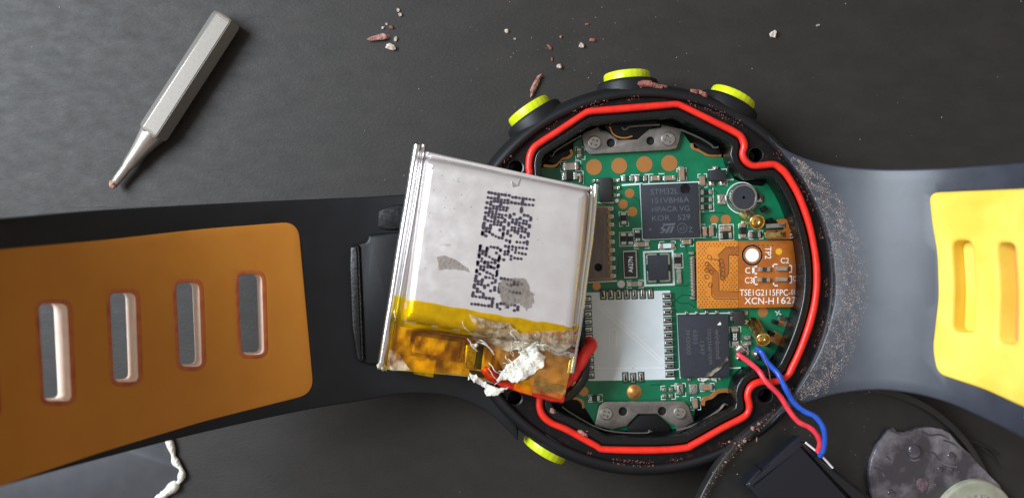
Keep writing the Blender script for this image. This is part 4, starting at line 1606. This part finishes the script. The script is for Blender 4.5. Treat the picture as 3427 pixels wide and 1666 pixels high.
# ------------------------------------------------------------------ the screwdriver bit
zc = -9.0
P1 = W(q(1, 826, 108), zc)
P0 = W(q(1, 376, 802), zc)
tip = W(q(1, 138, 1112), zc - .6)
ax = (P1 - P0); LEN = ax.length; ax.normalize()
side = ax.cross(Vector((0, 0, 1))).normalized()
bit = thing("screwdriver_bit", (((P0 + P1) / 2).x, ((P0 + P1) / 2).y, TABLE_Z * .1), "short steel hexagonal screwdriver bit lying alone on the dark table", "screwdriver bit")
bm = bmesh.new()
hexr = .2 / math.cos(math.pi / 6)
ROLL = -.14 if side.x > 0 else .14
rings = []
for d, f_ in ((-.03, .80), (.035, 1.0), (LEN - .045, 1.0), (LEN, .86)):
    rings.append([bm.verts.new(P0 + ax * d + (side * math.cos(math.pi / 3 * k + ROLL) + Vector((0, 0, 1)) * math.sin(math.pi / 3 * k + ROLL)) * hexr * f_) for k in range(6)])
for a, b in zip(rings, rings[1:]):
    for k in range(6):
        bm.faces.new((a[k], a[(k + 1) % 6], b[(k + 1) % 6], b[k]))
bm.faces.new(rings[0][::-1]); bm.faces.new(rings[-1])
bmesh.ops.bevel(bm, geom=[e for e in bm.edges], offset=.012, segments=2, affect='EDGES')
finish(bm, "hex_shank", m_bit, bit, sharp=30)
bm = bmesh.new()
ta = (tip - P0); TL = ta.length
add_lathe(bm, P0, ta, [(.185, -.03), (.178, TL * .05), (.155, TL * .16), (.128, TL * .30), (.108, TL * .44), (.098, TL * .56), (.078, TL * .64), (.07, TL * .85), (.058, TL * .97), (.03, TL)], 24, caps=True)
finish(bm, "tapered_tip", m_bit, bit, sharp=40)
bm = bmesh.new()
bmesh.ops.create_icosphere(bm, subdivisions=3, radius=1)
for v in bm.verts:
    n = 1 + .25 * math.sin(5 * v.co.x + 1) * math.cos(6 * v.co.y)
    v.co = Vector((v.co.x * .055 * n, v.co.y * .065 * n, v.co.z * .05 * n)) + tip - ta.normalized() * .03 + Vector((0, 0, .03))
finish(bm, "tip_residue", m_pinkres, bit, sharp=80)

# ------------------------------------------------------------------ the case back leaning on the case
plane = lambda x, y: 1.2 - .26 * (x * 10 - 31.0)
pf = lambda x, y, h: Vector((x, y, h + plane(x, y) * .1))
BC, BRAD = (4.97, -4.62), 2.632
back = thing("case_back", (BC[0] + 2.3, BC[1], TABLE_Z * .1), "black round case back with inside up, tilted against the watch under the yellow strap", "case back")
bm = bmesh.new()
add_solid(bm, circle(BC, BRAD, 110), -.22, .0, .035, 3, [circle(BC, BRAD - .11, 110)], pf, hole_r=.02)
finish(bm, "back_rim", m_back, back, sharp=50)
bm = bmesh.new()
add_solid(bm, circle(BC, BRAD - .09, 90), -.22, -.07, 0, 1, [], pf)
finish(bm, "back_shell", m_back, back, sharp=50)


def bplate(name, k, pts, h0, h1, mat, r=.0, segs=3, fil=0, grid=0.0, ja=0, seed=0):
    px = Q(k, *pts)
    if fil:
        px = fillet(px, fil, 4)
    if ja:
        px = jag(px, ja, seed, 3)
    return plate(name, px, h0, h1, mat, back, r, segs, (), grid, plane)


bplate("motor_pod", 7, ((876, 618), (1118, 836), (1300, 975), (1460, 1110), (1460, 1300), (760, 1300), (540, 1075), (466, 985), (462, 950)), -.8, 2.6, m_tape, .9, 4, 8)
bplate("tape_flap", 7, ((556, 842), (606, 866), (520, 1012), (462, 992), (448, 962)), -.8, 2.3, m_tape, .35, 3, 5)
P_a, P_b = on_plane(q(7, 866, 606), plane, 1.6), on_plane(q(7, 500, 935), plane, 1.6)
tube("tape_roll", [P_a, P_a.lerp(P_b, .5) + Vector((0, 0, .01)), P_b], .06, m_tape, back, 12)
P_a, P_b = on_plane(q(7, 906, 640), plane, 2.3), on_plane(q(7, 1112, 832), plane, 2.3)
tube("pod_seam", crom([P_a, P_a.lerp(P_b, .5) + Vector((.01, .012, .02)), P_b], 4), .016, m_white, back, 8)
film_pts = ((520, 250), (580, 235), (640, 285), (760, 300), (850, 262), (950, 228), (1120, 215), (1280, 240), (1400, 300), (1500, 420), (1600, 520), (1700, 600), (1850, 780), (2000, 930), (2130, 1060), (2250, 1300),
            (2250, 1700), (400, 1700), (290, 1400), (250, 1150), (215, 950), (225, 820), (250, 690), (330, 500), (430, 370))
bplate("adhesive_film", 'n', film_pts, -.75, .1, m_smear, .15, 3, 0, .08, 1.0, 71)
c_ = on_plane(q('n', 1790, 1733), plane, 1.5)
def disc(name, c, r, h0, h1, mat, rr=.04):
    bm = bmesh.new()
    add_solid(bm, circle((c.x, c.y), r, 72), h0 * .1, h1 * .1, rr, 3, [], pf)
    return finish(bm, name, mat, back, sharp=50)


dr = S(738 * .22844, -6)
disc("pale_disc", c_, dr, -.8, 1.3, m_pale)
disc("pale_disc_centre", c_, dr * .72, 1.2, 1.42, m_palein, .01)
bplate("residue_spot", 'n', ((905, 1060), (930, 980), (1000, 945), (1070, 960), (1085, 1060), (1060, 1130), (1000, 1170), (940, 1120)), 0, .25, M("mauve_residue", (128, 100, 106), .4, c2=(92, 74, 86), nscale=12, bump=.8, bscale=20, bdist=.03), .06, 2, 3, .03, 1.5, 72)
for i, (x, y, r) in enumerate(((1250, 825, 40), (535, 1180, 60), (1420, 640, 70), (880, 560, 110), (1420, 825, 22), (1530, 860, 18), (1365, 905, 15), (1190, 1055, 22))):
    c2 = on_plane(q('n', x, y), plane, .2)
    bm = bmesh.new()
    bmesh.ops.create_icosphere(bm, subdivisions=2, radius=1)
    rad = S(r * .22844)
    for v in bm.verts:
        n = 1 + .2 * math.sin(4 * v.co.x + i) * math.cos(5 * v.co.y + i)
        v.co = Vector((v.co.x * rad * n, v.co.y * rad * n, v.co.z * rad * .35)) + c2
    finish(bm, "adhesive_bubble", m_smear, back, sharp=80)
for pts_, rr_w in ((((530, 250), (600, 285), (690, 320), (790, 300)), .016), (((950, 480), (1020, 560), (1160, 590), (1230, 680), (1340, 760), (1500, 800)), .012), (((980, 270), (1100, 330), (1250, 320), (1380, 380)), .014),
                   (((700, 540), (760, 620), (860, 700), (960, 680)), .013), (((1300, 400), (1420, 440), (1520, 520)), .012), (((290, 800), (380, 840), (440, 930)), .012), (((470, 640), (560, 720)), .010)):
    tube("highlight_ridge", crom([on_plane(q('n', x, y), plane, .12) for x, y in pts_], 5), rr_w, m_smear, back, 8, flatten=.6)  # raised streaks added to imitate white highlights on the film
arc = [on_plane(p, plane, -.6) for p in crom(Q('n', (1400, 290), (1560, 365), (1780, 440), (2000, 540), (2200, 700), (2340, 900), (2430, 1060), (2500, 1200), (2560, 1400)), 5)]
tube("back_ridge", arc, .010, m_back, back, 8)
arc = [on_plane(p, plane, -.62) for p in crom(Q('n', (1850, 500), (2000, 620), (2120, 780), (2230, 960), (2320, 1180), (2380, 1400)), 5)]
tube("back_ridge", arc, .014, m_back, back, 8)

# ------------------------------------------------------------------ thin wires from the board to the pod
def wthing(name, k, pts, r, mat, label):
    o = wire(name, k, pts, r, mat, None)
    return tag(o, label, "wire")


wthing("thin_wire", 6, ((1148, 492, -3.6), (1180, 515, -3.0), (1230, 552, -1.6), (1290, 605, .2), (1342, 682, 1.1), (1430, 770, 1.2), (1500, 880, 1.4), (1560, 950, 1.8), (1640, 992, 2.0), (1688, 1045, 2.0), (1704, 1100, 1.7), (1690, 1150, 1.0)), .038, m_wpink,
       "thin red wire soldered to the board and crossing the red gasket")
wthing("thin_wire", 6, ((1272, 448, -3.0), (1312, 485, -2.6), (1352, 552, -1.2), (1420, 625, .6), (1470, 720, 1.2), (1530, 820, 1.2), (1600, 880, 1.4), (1672, 915, 1.9), (1724, 985, 2.2), (1737, 1065, 2.1), (1726, 1140, 1.5), (1705, 1180, .9)), .041, m_wblue,
       "thin blue wire leading from the board to the black taped pod")
tube_h = wire("stray_hair", 'e', ((1390, 640, -2), (1430, 740, -1), (1470, 860, 0), (1495, 1010, .7)), .006, m_copper, watch, 6)

# ------------------------------------------------------------------ scraps and crumbs on the table
TZ = TABLE_Z
sc_ = thing("film_scrap", W(q('l', 900, 800), TZ), "torn clear adhesive film scrap with curled white edge beside the ochre strap", "film scrap")
m_scrap = M("hazy_film", (60, 60, 64), .44, c2=(65, 65, 69), nscale=3)
plate("film", jag(Q('l', (-5500, 1600), (-5500, 600), (-2500, -300), (900, -400), (1060, -200), (1150, 150), (1215, 300), (1290, 470), (1420, 620), (1410, 760), (1360, 920), (1250, 1150), (900, 1300), (700, 1600)), 1.5, 81), TZ + .02, TZ + .25, m_scrap, sc_, .05)
ep = [W(p, TZ + .5) for p in crom(Q('l', (1060, -200), (1180, 150), (1220, 320), (1275, 450), (1385, 590), (1402, 720), (1350, 870), (1250, 960), (1120, 1070), (980, 1180), (860, 1270), (760, 1400)), 5)]
rr_ = [S(10 + 3 * math.sin(i * .55) + (6 if 32 < i < 46 else 0), TZ) for i in range(len(ep))]
tube("curled_edge", ep, rr_, m_glue, sc_, 10)


def lump(name, px, w, h, rot, mat, z=TZ, seed=0, parent=None, lift=.45, tall=None):
    """an irregular crumb w x h photo pixels, lying at height z"""
    r = random.Random(seed)
    c = W(px, z)
    a = math.radians(-rot)
    W_, H_ = S(w / 2, z), S(h / 2, z)
    T_ = (tall * .1 if tall else min(W_, H_) * .9)
    ph = [r.uniform(0, 6.3) for _ in range(6)]
    bm = bmesh.new()
    bmesh.ops.create_icosphere(bm, subdivisions=2, radius=1)
    for v in bm.verts:
        x, y, zz = v.co
        n = 1 + .16 * math.sin(3.1 * x + ph[0]) * math.cos(2.7 * y + ph[1]) + .12 * math.sin(7 * x + ph[2] + 5 * zz) + .10 * math.cos(8 * y + ph[3]) + .06 * math.sin(14 * x + 13 * y + ph[4])
        n *= 1 + r.uniform(-.16, .16)
        x, y, zz = math.copysign(abs(x) ** .75, x) * W_ * n, y * H_ * n + H_ * .22 * math.sin(x * 2 + ph[5]) * (W_ > H_ * 1.6), zz * T_ * n
        v.co = Vector((x * math.cos(a) - y * math.sin(a), x * math.sin(a) + y * math.cos(a), max(zz, -T_ * .7) + T_ * .7)) + c
    return finish(bm, name, mat, parent, sharp=24)


CR = [('k', 205, 325, 195, 62, -14, m_pinkres, "largest brown rubber crumb, elongated, near the top of the table"),
      ('k', 325, 412, 105, 62, 25, m_palecr, "ragged pale crumb just under the largest brown crumb"),
      ('k', 372, 335, 30, 58, 10, m_palecr, "small upright tan crumb beside the largest brown crumb"),
      ('k', 328, 218, 42, 36, 0, m_copper, "round brown crumb just above the largest brown crumb"),
      ('k', 245, 222, 27, 25, 0, m_palecr, "tiny whitish grain over the wide end of the largest crumb"),
      ('k', 282, 185, 25, 20, 0, m_palecr, "tiny grain topmost of the cluster above the largest crumb"),
      ('k', 398, 47, 28, 36, 0, m_palecr, "upper of two touching pale grains near the top edge"),
      ('k', 416, 92, 34, 34, 0, m_palecr, "lower of two touching pale grains near the top edge"),
      ('k', 1765, 795, 230, 58, -60, m_pinkres, "long pinkish brown sliver lying near the corner lime button"),
      ('k', 1478, 255, 36, 38, 0, m_palecr, "cream grain alone above the middle of the table"),
      ('k', 1560, 331, 27, 22, 0, m_greycr, "tiny grey grain below the lone cream grain"),
      ('k', 2222, 400, 46, 56, 0, m_palecr, "oval white crumb above the top lime button"),
      ('k', 2002, 610, 50, 50, 0, m_palecr, "round white bead between pink sliver and red flakes"),
      ('k', 2330, 348, 64, 34, 12, m_copper, "flat reddish crumb next to the oval white crumb"),
      ('k', 2280, 188, 42, 24, 0, m_copper, "small brown flake above the flat reddish crumb"),
      ('k', 1905, 415, 26, 66, -35, m_copper, "slanted dark red flake above the round white bead"),
      ('k', 1930, 535, 20, 42, -10, m_copper, "short red flake just above the round white bead"),
      ('k', 2018, 312, 24, 26, 0, m_pinkres, "tiny pink grain above the slanted red flake"),
      ('o', 283, 127, 40, 62, 30, m_palecr, "seed shaped pale pink crumb on the empty dark table right of the buttons"),
      ('o', 620, 58, 30, 18, -30, m_greycr, "little grey flake beyond the seed shaped crumb"),
      ('p', 562, 352, 0, 0, 0, None, None)]
for i, (k, x, y, w, h, rot, mt, lab) in enumerate(CR):
    if not lab:
        continue
    s = REG[k][2]
    o = lump("crumb", q(k, x, y), w * s, h * s, rot, mt, TZ, 100 + i)
    tag(o, lab, "crumb", "crumbs scattered on the table")
# residue clumps stuck to the case edge
for i, (x, y, w, h, rot) in enumerate(((1310, 213, 150, 60, 0), (1390, 220, 110, 50, 10), (1190, 248, 75, 34, -15), (1460, 225, 60, 22, 15), (1712, 268, 80, 36, 8), (1785, 292, 70, 50, 25), (1250, 232, 60, 40, 0))):
    lump("residue_clump", q(4, x, y), w * .4, h * .4, rot, m_copper, -1.0, 200 + i, watch)
for i, (x, y, w, h, rot) in enumerate(((1350, 590, 110, 40, 25), (1050, 370, 70, 50, 40), (1395, 575, 40, 26, 0))):
    lump("residue_clump", q('m', x, y), w * .33, h * .33, rot, m_pinkres, -.6, 220 + i, watch)
for i, (x, y, w, h) in enumerate(((1715, 690, 40, 36), (1635, 752, 46, 50), (1530, 915, 40, 46), (1405, 945, 24, 24), (1330, 925, 30, 30), (1460, 975, 28, 26), (1285, 1190, 40, 24), (1690, 900, 16, 60))):
    p = q('g', x, y)
    P = on_plane(p, plane, .0)
    lump("residue_clump", p, w * .2556, h * .2556, 0, m_pinkres, P.z * 10, 240 + i, back)


def scatter(name, places, smin, smax, mat, parent, seed, lab=None):
    r = random.Random(seed)
    bm = bmesh.new()
    for P in places:
        s = r.uniform(smin, smax)
        vs_ = [bm.verts.new(P + Vector((r.uniform(-1, 1), r.uniform(-1, 1), r.uniform(0, .8))) * s) for _ in range(4)]
        for t_ in ((0, 1, 2), (0, 2, 3), (0, 3, 1), (1, 3, 2)):
            bm.faces.new([vs_[i] for i in t_])
    o = finish(bm, name, mat, parent, smooth=False, weld=0)
    return tag(o, lab, kind="stuff")


r_ = random.Random(5)
pl, pl2 = [], []
for _ in range(26000):                     # granular residue band on the skirt beside the case
    a = r_.uniform(-.70, .98)
    w = 105 * math.sin(min(1, max(0, (a + .70) / 1.68)) * math.pi) ** .6 + 14
    rr = 624 + r_.random() ** .8 * w
    if r_.random() < (rr - 624 - w * .6) / (w * .45) or .5 + math.sin(a * 31 + rr * .09) * .3 + math.sin(a * 67 - rr * .13) * .3 < r_.random() * .55:
        continue
    p = (CC[0] + rr * math.cos(a), CC[1] + rr * math.sin(a))
    z0 = W(p, 0)
    d = math.hypot(z0.x - C0.x, z0.y - C0.y)
    if d < 2.64:
        P = W(p, -.02)
    else:
        st = right.inv(p)
        if not (0 < st[0] < right.L and .05 < st[1] < right.Wd - .05):
            continue
        P = right(st[0], st[1], .003)
    (pl if r_.random() < .62 else pl2).append(P)
scatter("granular_residue", pl, .002, .0085, M("ash_grey_residue", (204, 196, 192), .7, c2=(160, 150, 146), nscale=10), watch, 11)
scatter("granular_residue", pl2, .002, .010, M("ash_brown_residue", (140, 112, 102), .8, c2=(100, 74, 66), nscale=10), watch, 16)
pl = []
for _ in range(1500):                     # rusty crust along the inner edge of the rim
    a = r_.uniform(-2.9, 1.9)
    rr = 2.60 + r_.gauss(0, .018)
    n = math.sin(a * 9) + math.sin(a * 23 + 1) + math.sin(a * 41)
    if n < -.2:
        continue
    pl.append(Vector((C0.x + rr * math.cos(-a), C0.y + rr * math.sin(-a), -.09 if rr < 2.61 else -.01)))
scatter("rust_crust", pl, .005, .016, m_copper, watch, 12)
pl = []
for _ in range(420):                      # crust along the rim of the case back
    a = r_.uniform(1.4, 3.2)
    rr = BRAD - .05 + r_.gauss(0, .035)
    x, y = BC[0] + rr * math.cos(a), BC[1] + rr * math.sin(a)
    pl.append(pf(x, y, .0 if rr < BRAD - .02 else -.03))
scatter("rust_crust", pl, .005, .018, m_pinkres, back, 13)
pl = []
for _ in range(150):
    a, rr = r_.uniform(.3, 3.1), (r_.random() ** .5) * (BRAD - .15)
    pl.append(pf(BC[0] + rr * math.cos(a), BC[1] + rr * math.sin(a), -.068))
scatter("back_lint", pl, .003, .009, m_palecr, back, 14)
pl = []
for _ in range(260):
    x, y = r_.uniform(0, 3427), r_.uniform(0, 1666)
    if r_.random() < .45:
        x, y = r_.gauss(1950, 240), r_.gauss(190, 110)
    pl.append(W((x, y), TZ) + Vector((0, 0, .001)))
d_ = scatter("dust", pl, .003, .013, m_greycr, None, 15, "fine pale dust specks all over the dark table")
d_["category"] = "dust"
